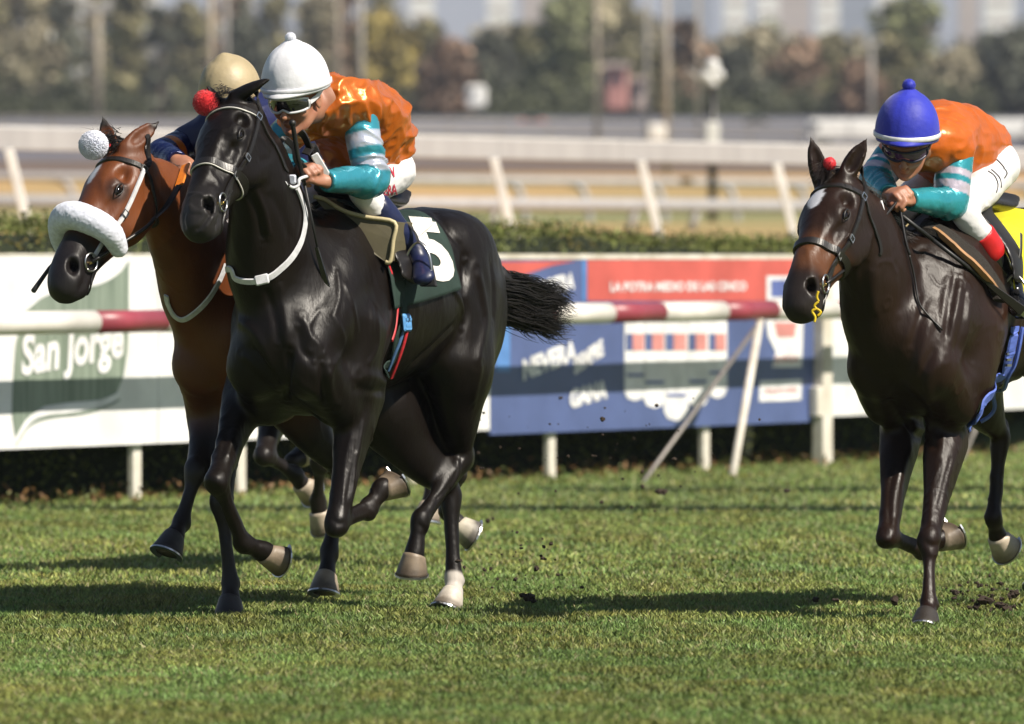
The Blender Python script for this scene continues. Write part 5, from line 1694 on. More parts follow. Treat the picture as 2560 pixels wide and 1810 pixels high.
# whip in front of the muzzle
wh3 = thing('whip', P(*Z2(110, 1300), 29.1), 'black whip tip poking out in front of the bay horse muzzle', 'whip', 'whips')
mb = MB(); mb.tube([P(*Z2(68, 1355), 29.1), P(*Z2(190, 1180), 29.2)], [.010, .007], 8); mb.build('tip', M['rubber'], wh3, smooth=True)
mb = MB(); mb.tube([P(*Z2(190, 1180), 29.2), P(*Z2(420, 900), 29.45)], [.006, .005], 8); mb.build('shaft', M['rubber'], wh3, smooth=True)

# ------------------------------------------------------------------ a fourth, dark horse behind them
fr4 = Frame(735, 33.6, 26)
q4 = fr4.p
legs4 = {
    'rf': [q4(*A(980, 60), -.24, -.15), q4(*A(900, 400), .10, -.13), q4(*A(1120, 545), -.08, -.12), q4(*A(1165, 600), -.12, -.12), q4(*A(1215, 625), -.16, -.12)],
    'lf': [q4(*A(1300, 60), -.24, .16), q4(*A(1305, 460), .0, .14), q4(*A(1285, 730), -.10, .13), q4(*A(1295, 800), -.12, .13), q4(*A(1325, 860), -.15, .13)],
    'rh': [fr4.l(-.98, -.16, .90), q4(*A(1260, 240), -1.0, -.13), q4(*A(1100, 440), -.80, -.12), q4(*A(1160, 420), -.84, -.12), q4(*A(1225, 350), -.88, -.12)],
    'lh': [fr4.l(-1.14, .17, .92), fr4.l(-1.25, .16, .62), fr4.l(-1.05, .14, .38), fr4.l(-1.02, .14, .28), fr4.l(-1.0, .14, .18)],
}
hd4 = HeadFrame(q4(690, 330, .25, 0), 26, 40, 6, 1.0)
ears4 = [(hd4.p(-.13, .05, .06), fr4.F), (hd4.p(-.13, .05, -.06), fr4.F)]
neck4 = [(hd4.p(.05, -.11, 0), (.075, .105)), (q4(715, 440, .12, 0), (.10, .17)), (fr4.l(0, 0, 1.45), (.13, .22)), (fr4.l(-.20, 0, 1.22), (.18, .26))]
f4_ = horse_body(fr4, hd4, legs4, neck4, ears4, .014)
horse4 = thing('horse', fr4.l(-.6, 0, 0), 'fourth dark horse farther back, only its folded legs showing under the front black horse', 'horse', 'racehorses galloping on the turf')
finish_horse(fr4, hd4, f4_, horse4, lambda v: np.tile(V(.013, .010, .009), (len(v), 1)), M['black_coat'], legs4, {'*': ((.40, .33, .25), (.14, .11, .08))}, M['hair_black'])

# ------------------------------------------------------------------ the place: ground, fence, boards, hedge, rails, trees, city
M['soil'] = mat('soil', (.075, .11, .026), rough=.95, nscale=5, col2=(.13, .155, .045), bump=.01, bscale=30)
M['grass'] = mat('grass', (0, 0, 0), rough=.55, spec=.3, attr=True, nscale=.9, contrast=(.3, .7))
M['hedge'] = mat('hedge', (0, 0, 0), rough=.6, spec=.3, attr=True, nscale=2, contrast=(.3, .7))
M['board_white'] = mat('board_white', (.78, .78, .77), rough=.45, nscale=3)
M['board_blue'] = mat('board_blue', (.085, .12, .27), rough=.45, nscale=3)
M['board_red'] = mat('board_red', (.56, .11, .09), rough=.45, nscale=3)
M['board_green'] = mat('board_green', (.14, .18, .14), rough=.45, nscale=1.6, col2=(.26, .31, .25), stretch=(14, 14, .8))
M['print_white'] = mat('print_white', (.80, .80, .80), rough=.5, nscale=6)
M['print_pink'] = mat('print_pink', (.62, .26, .24), rough=.5, nscale=6)
M['print_blue'] = mat('print_blue', (.10, .14, .36), rough=.5, nscale=6)
M['print_sky'] = mat('print_sky', (.10, .24, .55), rough=.5, nscale=6)
M['post_white'] = mat('post_white', (.66, .63, .56), rough=.6, nscale=5, col2=(.48, .44, .36), bump=.001, bscale=60)
M['rail_white'] = mat('rail_white', (.76, .72, .66), rough=.4, nscale=4)
M['rail_red'] = mat('rail_red', (.30, .05, .07), rough=.4, nscale=4)
M['galv'] = mat('galv', (.24, .22, .20), rough=.5, nscale=12, metal=.3)
M['far_rail'] = mat('far_rail', (.36, .355, .36), rough=.5, nscale=1.5, col2=(.31, .305, .31), stretch=(3, 3, .1))
M['far_white'] = mat('far_white', (.80, .79, .76), rough=.5, nscale=3)
M['dirt'] = mat('dirt', (.48, .28, .11), rough=.95, nscale=.12, col2=(.30, .23, .09), contrast=(.4, .6))
M['dry_grass'] = mat('dry_grass', (.30, .24, .09), rough=.95, nscale=.08, col2=(.17, .18, .07), contrast=(.4, .6))
M['brown_soil'] = mat('brown_soil', (.14, .095, .07), rough=.95, nscale=.1)
M['asphalt'] = mat('asphalt', (.14, .14, .165), rough=.9, nscale=.2)
M['bark'] = mat('bark', (.10, .075, .055), rough=.9, nscale=6)
M['leaf'] = mat('leaf', (0, 0, 0), rough=.6, spec=.2, attr=True, nscale=.5)
M['pole'] = mat('pole', (.36, .34, .31), rough=.6, nscale=2)
M['pole_warm'] = mat('pole_warm', (.34, .29, .22), rough=.7, nscale=2)
M['tower_white'] = mat('tower_white', (.80, .78, .76), rough=.6, nscale=.02)
M['tower_grey'] = mat('tower_grey', (.22, .24, .30), rough=.5, nscale=.02)  # on the towers the bluish tone carries the haze of distance
M['tower_tan'] = mat('tower_tan', (.40, .33, .30), rough=.7, nscale=.02)
M['window_dark'] = mat('window_dark', (.05, .06, .08), rough=.2, nscale=.05)
M['mountain'] = mat('mountain', (.16, .17, .19), rough=1, nscale=.002)  # distance haze put into the blue-grey colour
M['clod'] = mat('clod', (.035, .022, .014), rough=.95, nscale=30)

# ground: one sheet, level under the track and rising gently behind the hedge to the trees
def zground(Y):
    return np.interp(Y, [-500, 55, 62, 75, 125, 150, 230, 300, 420, 560, 900, 20000], [0, 0, 1.2, 1.45, 1.8, 2.1, 3.6, 5.2, 8.4, 11.6, 18.0, 19.0])


def sheet(name, ys, x0, x1, nx, m, dz=0.0, bump=.0):
    xs = np.linspace(x0, x1, nx)
    v = np.array([(x, y, float(zground(y)) + dz) for y in ys for x in xs])
    f = np.array([(j * nx + i, j * nx + i + 1, (j + 1) * nx + i + 1, (j + 1) * nx + i) for j in range(len(ys) - 1) for i in range(nx - 1)])
    return obj(name, v, f, m, kind='structure')


sheet('ground', [-400, -50, 0, 20, 30, 40, 50, 55, 62, 75, 125, 150, 230, 300, 420, 560, 900, 2500, 9000], -6000, 6000, 9, M['soil'], -.004)
# the infield seen between the rails: dry grass, dirt track, dry grass, car park
sheet('dirt_track', [62, 75, 125, 142], -90, 90, 3, M['dirt'], .004)
sheet('infield', [142, 150, 190], -110, 110, 3, M['dry_grass'], .004)
sheet('outer_track', [190, 230, 255], -130, 130, 3, M['dirt'], .008)
sheet('path', [255, 300], -150, 150, 3, M['brown_soil'], .012)
sheet('car_park', [300, 420, 560], -200, 200, 3, M['asphalt'], .02)


# grass blades in the part of the turf that is in view
def blades(name, n, y0, y1, hgt, wid, seed, pad=.95):
    rg = np.random.default_rng(seed)
    Y = np.sqrt(rg.uniform(y0 ** 2, y1 ** 2, n))
    X = rg.uniform(-1, 1, n) * (Y * 1280 / FPX + pad)
    tuft = noise3(np.stack([X * 5, Y * 5, np.zeros(n)], 1), seed)
    big = noise3(np.stack([X * .9, Y * .35, np.zeros(n)], 1), seed + 2)
    h = hgt * (.65 + .5 * rg.random(n) + .30 * tuft)
    a = rg.uniform(0, 2 * pi, n); ln = rg.normal(0, .45, (n, 2)) * h[:, None]
    w = wid * (.7 + .6 * rg.random(n))
    b = np.stack([X, Y, np.zeros(n)], 1)
    sd_ = np.stack([np.cos(a), np.sin(a), np.zeros(n)], 1) * w[:, None] / 2
    mid = b + np.stack([ln[:, 0] * .35, ln[:, 1] * .35, h * .6], 1)
    tip = b + np.stack([ln[:, 0], ln[:, 1], h], 1)
    v = np.stack([b - sd_, b + sd_, mid + sd_ * .5, tip, mid - sd_ * .9], 1)[:, :4].reshape(-1, 3)
    k = (np.arange(n) * 4)[:, None]
    g = V(.180, .238, .062)[None] * (1 + .35 * rg.normal(0, 1, n).clip(-1.6, 2))[:, None]
    g = g * (1 + .22 * big)[:, None]
    g[:, 0] *= 1 + .35 * tuft.clip(-.5, 1)
    dry = rg.random(n) < .10 + .08 * big
    g[dry] = V(.30, .27, .13)[None] * rg.uniform(.5, 1.3, dry.sum())[:, None]
    c = np.repeat(g, 4, 0)
    return obj(name, v, [k + np.array([[0, 1, 2, 3]])], M['grass'], cols=c, kind='stuff')


GRASS = 1.0
for i, (n, a, b, hh, ww) in enumerate(((145000, 22.4, 27, .023, .0044), (120000, 27, 33, .023, .0056), (90000, 33, 42, .024, .0085), (45000, 42, 56, .026, .013))):
    g = blades('grass', int(n * GRASS), a, b, hh, ww, 20 + i)
    props(g, ('short mown turf blades nearest the camera', 'mown turf blades under the galloping horses', 'turf blades between the horses and the boards', 'turf at the foot of the advertising boards')[i], 'grass')

# the fence line of the boards: base point and direction on the ground
FB = V(-2.15, 44.2, 0); FD = nrm(V(4.22, 7.8, 0)); FN = V(FD[1], -FD[0], 0)   # FN towards the track
def fl(t, n, z): return FB + FD * t + FN * n + V(0, 0, z)
def t_at(px, n=0.0):
    """distance along the fence line at which it crosses image column px"""
    k = (px - 1280) / FPX
    b = FB + FN * n
    return (k * b[1] - b[0]) / (FD[0] - k * FD[1])


def panel(name, t0, t1, z0, z1, n, th, m, parent):
    mb = MB(); c = fl((t0 + t1) / 2, n, (z0 + z1) / 2)
    mb.box(c, FD * (t1 - t0) / 2, FN * th / 2, V(0, 0, (z1 - z0) / 2)); return mb.build(name, m, parent)


def flat(name, poly, n, m, parent, th=.003):
    """flat printed shape on a board: (t, z) outline"""
    a = [fl(t, n, z) for t, z in poly]; b = [fl(t, n - th, z) for t, z in poly]
    k = len(poly)
    return obj(name, np.array(a + b), [tuple(range(k)), tuple(range(2 * k - 1, k - 1, -1))] + [(i, (i + 1) % k, k + (i + 1) % k, k + i) for i in range(k)], m, parent, smooth=False)


def print_text(name, txt, t, z, w, h, n, m, parent, bold=.02, shear=0.0, rot=0.0, sy=None):
    tv, tf = text_mesh(txt, 1.0, bold, shear)
    c0 = (tv.max(0) + tv.min(0)) / 2; sz = tv.max(0) - tv.min(0)
    a = (tv - c0) / sz * np.array([w, h])
    r = np.array([[cos(rot), -sin(rot)], [sin(rot), cos(rot)]]); a = a @ r.T
    return obj(name, np.array([fl(t + x, n, z + y) for x, y in a]), tf, m, parent, smooth=False)


def pz(py, t, n=0.0):
    """height of image row py on the fence line"""
    return P(1280, py, (FB + FD * t + FN * n)[1])[2]


ZB0, ZB1 = .315, 1.385
tL0, tL1, tM1, tR1 = t_at(-420) - 4, t_at(1222), t_at(2036), t_at(2900)
# left: two white boards with the green emblem
seam = t_at(392)
for k, (a, b, lab) in enumerate(((tL0, t_at(-14), 'white advertising board at the left edge with the tail of a green letter'), (t_at(-12), seam - .006, 'white advertising board with a green script emblem behind the bay horse'), (seam, tL1 - .006, 'plain white advertising board behind the legs of the black horse'))):
    r = thing('advertising_board', fl((a + b) / 2, 0, ZB0), lab, 'board', 'advertising boards along the track')
    panel('panel', a, b, ZB0, ZB1, 0, .02, M['board_white'], r)
    panel('cap', a, b, ZB1, ZB1 + .012, 0, .03, M['post_white'], r)
    if k == 1:
        T = lambda px: t_at(px, .012)
        Zp = lambda px, py: pz(py, t_at(px, .012), .012)
        pts = [(70, 760), (95, 745), (140, 725), (200, 716), (260, 700), (305, 670), (322, 655), (322, 720), (322, 800), (318, 880), (308, 940), (290, 985), (250, 1000), (180, 1005), (110, 1015), (70, 1045), (38, 1095), (30, 1040), (32, 960), (40, 860), (55, 790)]
        em = flat('emblem', [(T(x), Zp(x, y)) for x, y in pts], .014, M['board_green'], r)
        def swoosh(pts, w0, w1, w2):
            c = catmull(np.array(pts, float), 6); L_ = len(c); up_, dn_ = [], []
            for i, (x, y) in enumerate(c):
                ww = np.interp(i / (L_ - 1), [0, .5, 1], [w0, w1, w2]); up_.append((x, y - ww)); dn_.append((x, y + ww))
            return up_ + dn_[::-1]
        for pts in ([(62, 775), (110, 735), (180, 712), (250, 700), (300, 672), (322, 640)], [(36, 1100), (70, 1050), (120, 1028), (200, 1018), (255, 1005), (296, 985)]):
            up_ = swoosh(pts, 3, 11, 4)
            flat('swoosh', [(T(x), Zp(x, y)) for x, y in up_], .018, M['print_white'], em)
            up2 = swoosh([(x + 3, y + 14) for x, y in pts], 2, 4, 2)
            flat('shade', [(T(x), Zp(x, y)) for x, y in up2], .016, M['board_green'], em)
        tc = T(180)
        print_text('lettering', 'San Jorge', tc, Zp(180, 880), T(308) - T(50), .30, .019, M['print_white'], em, .035, .18, .085)
    if k == 0:
        print_text('lettering', 'l', t_at(0, .014) - .10, pz(850, a), .05, .22, .013, M['board_green'], r, .04)

# middle: the blue and red board
r = thing('advertising_board', fl((tL1 + tM1) / 2, 0, ZB0), 'blue and red advertising board with white lettering and a row of white product shapes', 'board', 'advertising boards along the track')
T = lambda px: t_at(px, .012)
Zp = lambda px, py: pz(py, t_at(px, .012), .012)
panel('panel', tL1, tM1, ZB0 - .03, ZB1 - .02, 0, .02, M['board_blue'], r)
panel('cap', tL1, tM1, ZB1 - .02, ZB1 + .012, 0, .03, M['post_white'], r)
def PL(name, pts, m, n=.013, par=None): return flat(name, [(T(x), Zp(x, y)) for x, y in pts], n, m, par or r)
PL('red_band', [(1226, 655), (1440, 652), (1380, 664), (1300, 690), (1226, 712)], M['board_red'])
PL('red_band', [(1468, 650), (2034, 648), (2034, 752), (1468, 752)], M['board_red'])
PL('edge_stripe', [(1456, 651), (1466, 651), (1466, 752), (1456, 752)], M['print_sky'])
PL('light_panel', [(1240, 705), (1275, 697), (1275, 930), (1240, 930)], M['print_sky'])
print_text('lettering', 'LA POTRA', T(1372), Zp(1372, 717), T(1434) - T(1308), .11, .016, M['print_white'], r, .05, .1, .12)
print_text('lettering', 'NEVERA', T(1372), Zp(1372, 900), T(1434) - T(1298), .13, .016, M['print_white'], r, .05, .1, .17)
print_text('lettering', 'SIEMPRE', T(1470), Zp(1470, 892), T(1510) - T(1432), .11, .016, M['print_white'], r, .05, .1, .30)
print_text('lettering', 'GANA', T(1470), Zp(1470, 985), T(1516) - T(1424), .12, .016, M['print_white'], r, .06, .1, .12)
print_text('lettering', 'LA POTRA MEDIO DE LAS CINCO', T(1697), Zp(1697, 716), T(1868) - T(1528), .055, .018, M['print_white'], r, .03)
print_text('lettering', 'LA POTRA MEDIO DE LAS CINCO', T(1697), Zp(1697, 716), T(1868) - T(1528), .075, .016, M['print_pink'], r, .06)
for i, (x, top, bot, w) in enumerate(((1587, 800, 1002, 26), (1636, 800, 1020, 27), (1690, 800, 1052, 30), (1744, 800, 1018, 26), (1793, 800, 996, 24))):
    bt = PL('product', [(x - w, top), (x + w, top), (x + w, bot - 24), (x + w * .7, bot - 6), (x, bot), (x - w * .7, bot - 6), (x - w, bot - 24)], M['print_white'], .014)
    PL('stripe', [(x - w * .25, top + 34), (x + w * .8, top + 34), (x + w * .8, top + 76), (x - w * .25, top + 76)], M['print_pink'], .018, bt)
    PL('stripe', [(x - w * .9, top + 34), (x - w * .3, top + 34), (x - w * .3, top + 76), (x - w * .9, top + 76)], M['board_blue'], .018, bt)
    PL('stripe', [(x - w * .9, bot - 68), (x + w * .9, bot - 68), (x + w * .7, bot - 60), (x - w * .7, bot - 60)], M['print_blue'], .018, bt)
tg = PL('small_sign', [(1915, 690), (2030, 690), (2030, 750), (1915, 750)], M['print_white'], .018)
PL('small_square', [(1925, 700), (1975, 700), (1975, 742), (1925, 742)], M['print_blue'], .022, tg)
tg = PL('info_panel', [(1915, 796), (2008, 796), (2004, 918), (1930, 918), (1940, 880), (1920, 840)], M['print_white'], .014)
PL('stripe', [(1935, 806), (1990, 806), (1985, 842), (1942, 842)], M['print_pink'], .018, tg)
print_text('lettering', 'JUEGA', T(1965), Zp(1965, 900), T(1998) - T(1938), .06, .018, M['print_pink'], tg, .02)
tg = PL('info_panel', [(1900, 952), (2004, 948), (2002, 1000), (1898, 1004)], M['print_white'], .014)
print_text('lettering', 'responsable', T(1950), Zp(1950, 976), T(1995) - T(1910), .045, .018, M['print_pink'], tg, .01)

# right: white board behind the brown horse
r = thing('advertising_board', fl((tM1 + tR1) / 2, 0, ZB0), 'plain white advertising board behind the brown horse on the right', 'board', 'advertising boards along the track')
panel('panel', t_at(2076), tR1, ZB0, ZB1, 0, .02, M['board_white'], r)
panel('cap', t_at(2076), tR1, ZB1, ZB1 + .012, 0, .03, M['post_white'], r)

# posts under the boards
for px, w, n, lab in ((-250, .045, -.05, 'off'), (336, .045, -.05, 'white post under the script emblem board'), (598, .045, -.05, 'white post between the front legs of the bay and black horses'), (1030, .045, -.05, 'white post glimpsed under the belly of the black horse'),
                 (1374, .045, -.05, 'white post under the left part of the blue board'), (1760, .045, -.05, 'white post under the middle of the blue board'), (2700, .045, -.05, 'off')):
    if lab == 'off': continue
    t = t_at(px, n)
    mb = MB(); mb.box(fl(t, n, .38), FD * w, FN * .022, V(0, 0, .44), bev=.006)
    o = mb.build('post', M['post_white'], base=fl(t, n, 0)); props(o, lab, 'post', 'posts carrying the boards')
t = t_at(2056, .04)
r = thing('fence_post', fl(t, .04, 0), 'thick white post at the right end of the blue board', 'post')
mb = MB(); mb.box(fl(t, .04, .62), FD * .07, FN * .045, V(0, 0, .66), bev=.008); mb.build('upright', M['post_white'], r)
mb = MB(); mb.box(fl(t - .06, .05, .42), FD * .09, FN * .03, V(0, 0, .10), bev=.006); mb.build('block', M['post_white'], r)

# red and white striped rail before the boards
RN = .41
def rail_pt(t): return fl(t, RN, 0)
rr = thing('striped_rail', rail_pt(3) + V(0, 0, 1.03), 'red and white striped round rail running in front of the advertising boards', 'rail')
tt = lambda px: t_at(px, RN)
edges = [-700, -420, -330, -60, 231, 402, 640, 760, 1000, 1110, 1320, 1350]
seq = [(-420, 'w'), (-250, 'r'), (-60, 'w'), (231, 'r'), (404, 'w'), (640, 'r'), (795, 'w'), (1010, 'r'), (1148, 'w'), (1222, 'r'), (1372, 'w'), (1519, 'r'), (1648, 'w'), (1803, 'r'), (1930, 'w'), (2085, 'r'), (2210, 'w'), (2360, 'r'), (2480, 'w'), (2640, 'r')]
seq = [s_ for s_ in seq if s_[0] not in (1148, 1222)]
zr = lambda t: 1.02 + .002 * t
for (a, c), (b, _) in zip(seq[:-1], seq[1:]):
    ta, tb = tt(a), tt(b)
    mb = MB(); mb.tube([fl(ta, RN, zr(ta)), fl(tb, RN, zr(tb))], .064 if c == 'w' else .0625, 20, cap=True)
    mb.build('section', M['rail_white' if c == 'w' else 'rail_red'], rr, smooth=False)
for f_ in rr.children:
    f_.data.polygons.foreach_set('use_smooth', [len(p_.vertices) == 4 for p_ in f_.data.polygons])
# struts of the rail
a = fl(tt(1902), RN, 1.0)
st = thing('rail_strut', P(1830, 1195, 49.0) * V(1, 1, 0), 'slanting white strut propping the striped rail near the right brown horse', 'strut', 'struts of the striped rail')
mb = MB(); mb.tube([P(1830, 1198, 48.9), a], [.026, .026], 10); mb.build('bar', M['post_white'], st, smooth=True)
st = thing('rail_strut', P(1606, 1200, 48.3) * V(1, 1, 0), 'dark thin metal strut leaning left from the striped rail to the turf', 'strut', 'struts of the striped rail')
mb = MB(); mb.tube([P(1606, 1208, 48.0), a + FD * .05], [.014, .014], 8); mb.build('bar', M['galv'], st, smooth=True)
st = thing('rail_strut', P(2420, 1150, 52) * V(1, 1, 0), 'grey slanting strut behind the legs of the right brown horse', 'strut', 'struts of the striped rail')
mb = MB(); mb.tube([P(2400, 1165, 52.5), fl(tt(2560), RN, 1.0)], [.016, .016], 8); mb.build('bar', M['galv'], st, smooth=True)


# hedge behind the boards
def leaf_cards(n, sample, size, seed, nrm_bias=None):
    rg = np.random.default_rng(seed)
    p_ = sample(rg, n)
    a = rg.normal(0, 1, (n, 3)); a /= np.linalg.norm(a, axis=1)[:, None]
    b = np.cross(a, rg.normal(0, 1, (n, 3))); b /= np.linalg.norm(b, axis=1)[:, None]
    s_ = size * (.6 + .8 * rg.random(n))[:, None]
    v = np.stack([p_ - a * s_, p_ + b * s_ * .5, p_ + a * s_, p_ - b * s_ * .5], 1).reshape(-1, 3)
    return v, (np.arange(n) * 4)[:, None] + np.array([[0, 1, 2, 3]]), p_, rg


H0, H1 = t_at(-900, -.9) - 5, t_at(3600, -.9)
def hz(t):
    return np.interp(t, [t_at(-400, -1.2), t_at(0, -1.2), t_at(1250, -1.2), t_at(1600, -1.2), t_at(1960, -1.2), t_at(2900, -1.2)], [1.62, 1.60, 1.585, 1.525, 1.48, 1.45])
mb = MB()
hedge = thing('hedge', fl((H0 + H1) / 2, -1.2, 0), 'clipped dark green hedge running behind the advertising boards', 'hedge')
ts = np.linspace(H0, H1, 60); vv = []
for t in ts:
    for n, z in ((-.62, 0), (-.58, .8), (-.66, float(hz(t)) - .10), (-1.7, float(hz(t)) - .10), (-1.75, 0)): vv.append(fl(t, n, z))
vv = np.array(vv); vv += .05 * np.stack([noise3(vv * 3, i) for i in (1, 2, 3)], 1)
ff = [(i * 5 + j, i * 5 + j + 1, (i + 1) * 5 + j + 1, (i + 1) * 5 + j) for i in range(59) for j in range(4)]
core = mat('hedge_core', (.012, .018, .006), rough=1)  # solid near-black core, shade inside the hedge put into its colour
obj('shade_core', vv, ff, core, hedge)
def hs(rg, n):
    t = rg.uniform(H0, H1, n); top = rg.random(n) < .45
    z = np.where(top, hz(t) - .05 + rg.normal(0, .035, n), rg.uniform(0.0, 1, n) * hz(t))
    nn = np.where(top, rg.uniform(-1.7, -.60, n), -.58 + rg.normal(0, .05, n))
    bump_ = .05 * noise3(np.stack([t * 2.1, nn * 2, z * 2], 1), 4)
    return FB + t[:, None] * FD + (nn + bump_)[:, None] * FN + np.stack([0 * t, 0 * t, z + bump_], 1)
v, f, p_, rg_ = leaf_cards(105000, hs, .0155, 31)
g_ = V(.125, .145, .036) * (1 + .4 * rg_.normal(0, 1, (len(p_), 1)).clip(-1.8, 2)) * (1 + .3 * noise3(p_ * 1.3, 7))[:, None]
yl = (noise3(p_ * V(2.2, 2.2, 2.2), 12) > .42) & (rg_.random(len(p_)) < .4); g_[yl] = V(.19, .15, .035)
obj('leaves', v, f, M['hedge'], hedge, cols=np.repeat(g_, 4, 0), kind='stuff')
# fallen leaves and scruff at the foot
def fs(rg, n):
    t = rg.uniform(H0, H1, n); nn = rg.normal(-.30, .22, n)
    return FB + t[:, None] * FD + nn[:, None] * FN + np.stack([0 * t, 0 * t, np.abs(rg.normal(.02, .03, n))], 1)
v, f, p_, rg_ = leaf_cards(9000, fs, .020, 33)
g_ = np.where(rg_.random((len(p_), 1)) < .5, V(.20, .11, .045), V(.10, .12, .03)) * rg_.uniform(.5, 1.3, (len(p_), 1))
props(obj('fallen_leaves', v, f, M['hedge'], cols=np.repeat(g_, 4, 0), kind='stuff'), 'brown fallen leaves and scruff along the foot of the hedge', 'leaves')

# ------------------------------------------------------------------ far side: rails, poles, trees, vehicles, city
def far_line(px, x0, Y0, x1, Y1):
    """point on the ground line through two columns at two distances"""
    a = V((x0 - 1280) / FPX * Y0, Y0); b = V((x1 - 1280) / FPX * Y1, Y1); d = b - a
    k = (px - 1280) / FPX; t = (k * a[1] - a[0]) / (d[0] - k * d[1])
    return a + d * t


fa = lambda px: far_line(px, 0, 66, 2560, 80)
r = thing('running_rail', V(*fa(1280), float(zground(73))), 'pale far running rail with a deep band on slanting white posts behind the hedge', 'rail', 'white running rails of the infield')
a, b = fa(-500), fa(3100); za = 2.385
d_ = nrm(V(*(b - a), 0)); nn = V(d_[1], -d_[0], 0)
mb = MB()
for i in range(12):
    p0, p1 = lerp(a, b, i / 12), lerp(a, b, (i + 1) / 12)
    c = V(*((p0 + p1) / 2), za); mb = MB(); mb.box(c, V(*(p1 - p0), 0) / 2 * .998, nn * .035, V(0, 0, .100), bev=.012); mb.build('band', M['far_rail'], r)
    mb = MB(); mb.box(c + V(0, 0, .106), V(*(p1 - p0), 0) / 2, nn * .025, V(0, 0, .005)); mb.build('trim', M['far_white'], r)
for px in (-380, 8, 412, 825, 1221, 1589, 1929, 2262, 2575, 2890):
    p_ = fa(px); zb = float(zground(p_[1])) - .2
    top = V(*p_, za - .09) + nn * .06; L_ = za - .09 - 1.48
    bot = top + V(.245 * L_, 0, -L_)
    mb = MB(); mb.box((top + bot) / 2, (bot - top) / 2, V(.040, 0, .008), V(0, .02, 0), bev=.008); mb.build('post', M['far_white'], r)

for (Ya, Yb, zc, rad, pxs, goose, lab, m_) in (
        (117, 131, 2.24, .105, (-160, 440, 1010, 1240, 1590, 1744, 2200, 2600), False, 'low thick white rail of the dirt track, second behind the hedge', 'far_rail'),
        (140, 156, 2.86, .075, (-200, 165, 560, 960, 1290, 1450, 1640, 1820, 2000, 2190, 2380, 2570), True, 'thin white rail on curved gooseneck posts, third behind the hedge', 'far_rail')):
    fb = lambda px: far_line(px, 0, Ya, 2560, Yb)
    a, b = fb(-500), fb(3100)
    r = thing('running_rail', V(*fb(1280), float(zground((Ya + Yb) / 2))), lab, 'rail', 'white running rails of the infield')
    mb = MB(); mb.tube([V(*a, zc), V(*b, zc)], rad, 12); mb.build('bar', M[m_], r, smooth=True)
    for px in pxs:
        p_ = fb(px); zb = float(zground(p_[1])) - .05
        mb = MB()
        if goose: pts = catmull([V(*p_, zc) + V(-.55, 0, 0), V(*p_, zc - .03) + V(-.2, 0, 0), V(*p_, zc - .16) + V(.05, 0, 0), V(*p_, zc - .5) + V(.16, 0, 0), V(*p_, zb) + V(.18, 0, 0)], 5)
        else: pts = [V(*p_, zc), V(*p_, zb) - V(.12, 0, 0)]
        mb.tube(pts, .065, 8); mb.build('post', M['far_rail'], r, smooth=True)
# third thin rail along the road
fb = lambda px: far_line(px, 0, 330, 2560, 360)
r = thing('road_barrier', V(*fb(1280), float(zground(345))), 'grey barrier along the road below the trees', 'barrier')
for dz, w in ((1.0, .10), (.55, .14)):
    zz = float(zground(345)) + dz
    mb = MB(); mb.tube([V(*fb(-600), zz), V(*fb(3200), zz)], w, 6); mb.build('bar', M['galv'], r, smooth=True)
for px in range(-500, 3200, 125):
    p_ = fb(px); mb = MB(); mb.box(V(*p_, float(zground(345)) + .5), V(.06, 0, 0), V(0, .06, 0), V(0, 0, .6)); mb.build('post', M['galv'], r)

# poles
def pole(px, wpx, ytop, Y, m, lab, arm=False):
    zg = float(zground(Y)); x = (px - 1280) / FPX * Y; w = wpx * Y / FPX / 2 * .72
    zt = P(px, ytop, Y)[2]
    o = thing('light_pole', V(x, Y, zg), lab, 'pole', 'tall poles in front of the trees')
    mb = MB(); mb.tube([V(x, Y, zg), V(x, Y, zt)], [w, w * .8], 10); mb.build('mast', M[m], o, smooth=True)
    mb = MB(); mb.box(V(x, Y, zt), V(w * 3.5, 0, 0), V(0, w, 0), V(0, 0, w)); mb.box(V(x - w * 3, Y, zt + w * 2), V(w, 0, 0), V(0, w, 0), V(0, 0, w)); mb.box(V(x + w * 3, Y, zt + w * 2), V(w, 0, 0), V(0, w, 0), V(0, 0, w))
    mb.build('lamp_head', M['pole'], o)
for a_ in ((527, 30, -180, 300, 'pole_warm', 'thick tan pole left of the beige cap'), (566, 16, -160, 310, 'pole', 'thin grey pole right beside the thick tan pole'), (902, 24, -220, 280, 'pole', 'pale grey pole right of the white cap'),
           (845, 18, -120, 420, 'pole_warm', 'thin brownish pole between the white cap and the pale grey pole'), (1492, 18, -90, 330, 'pole_warm', 'tan pole over the red building'),
           (1617, 14, -140, 320, 'pole', 'slim grey pole left of the tallest pale pole'), (1667, 24, -200, 250, 'pole', 'broad pale pole in the middle of the right half'), (1745, 14, -30, 380, 'pole_warm', 'dull brown pole left of the globe lamp'),
           (2178, 16, 110, 360, 'pole', 'grey pole behind the blue cap'), (245, 26, 20, 520, 'pole_warm', 'pale trunk like pole among the left trees')):
    pole(*a_)
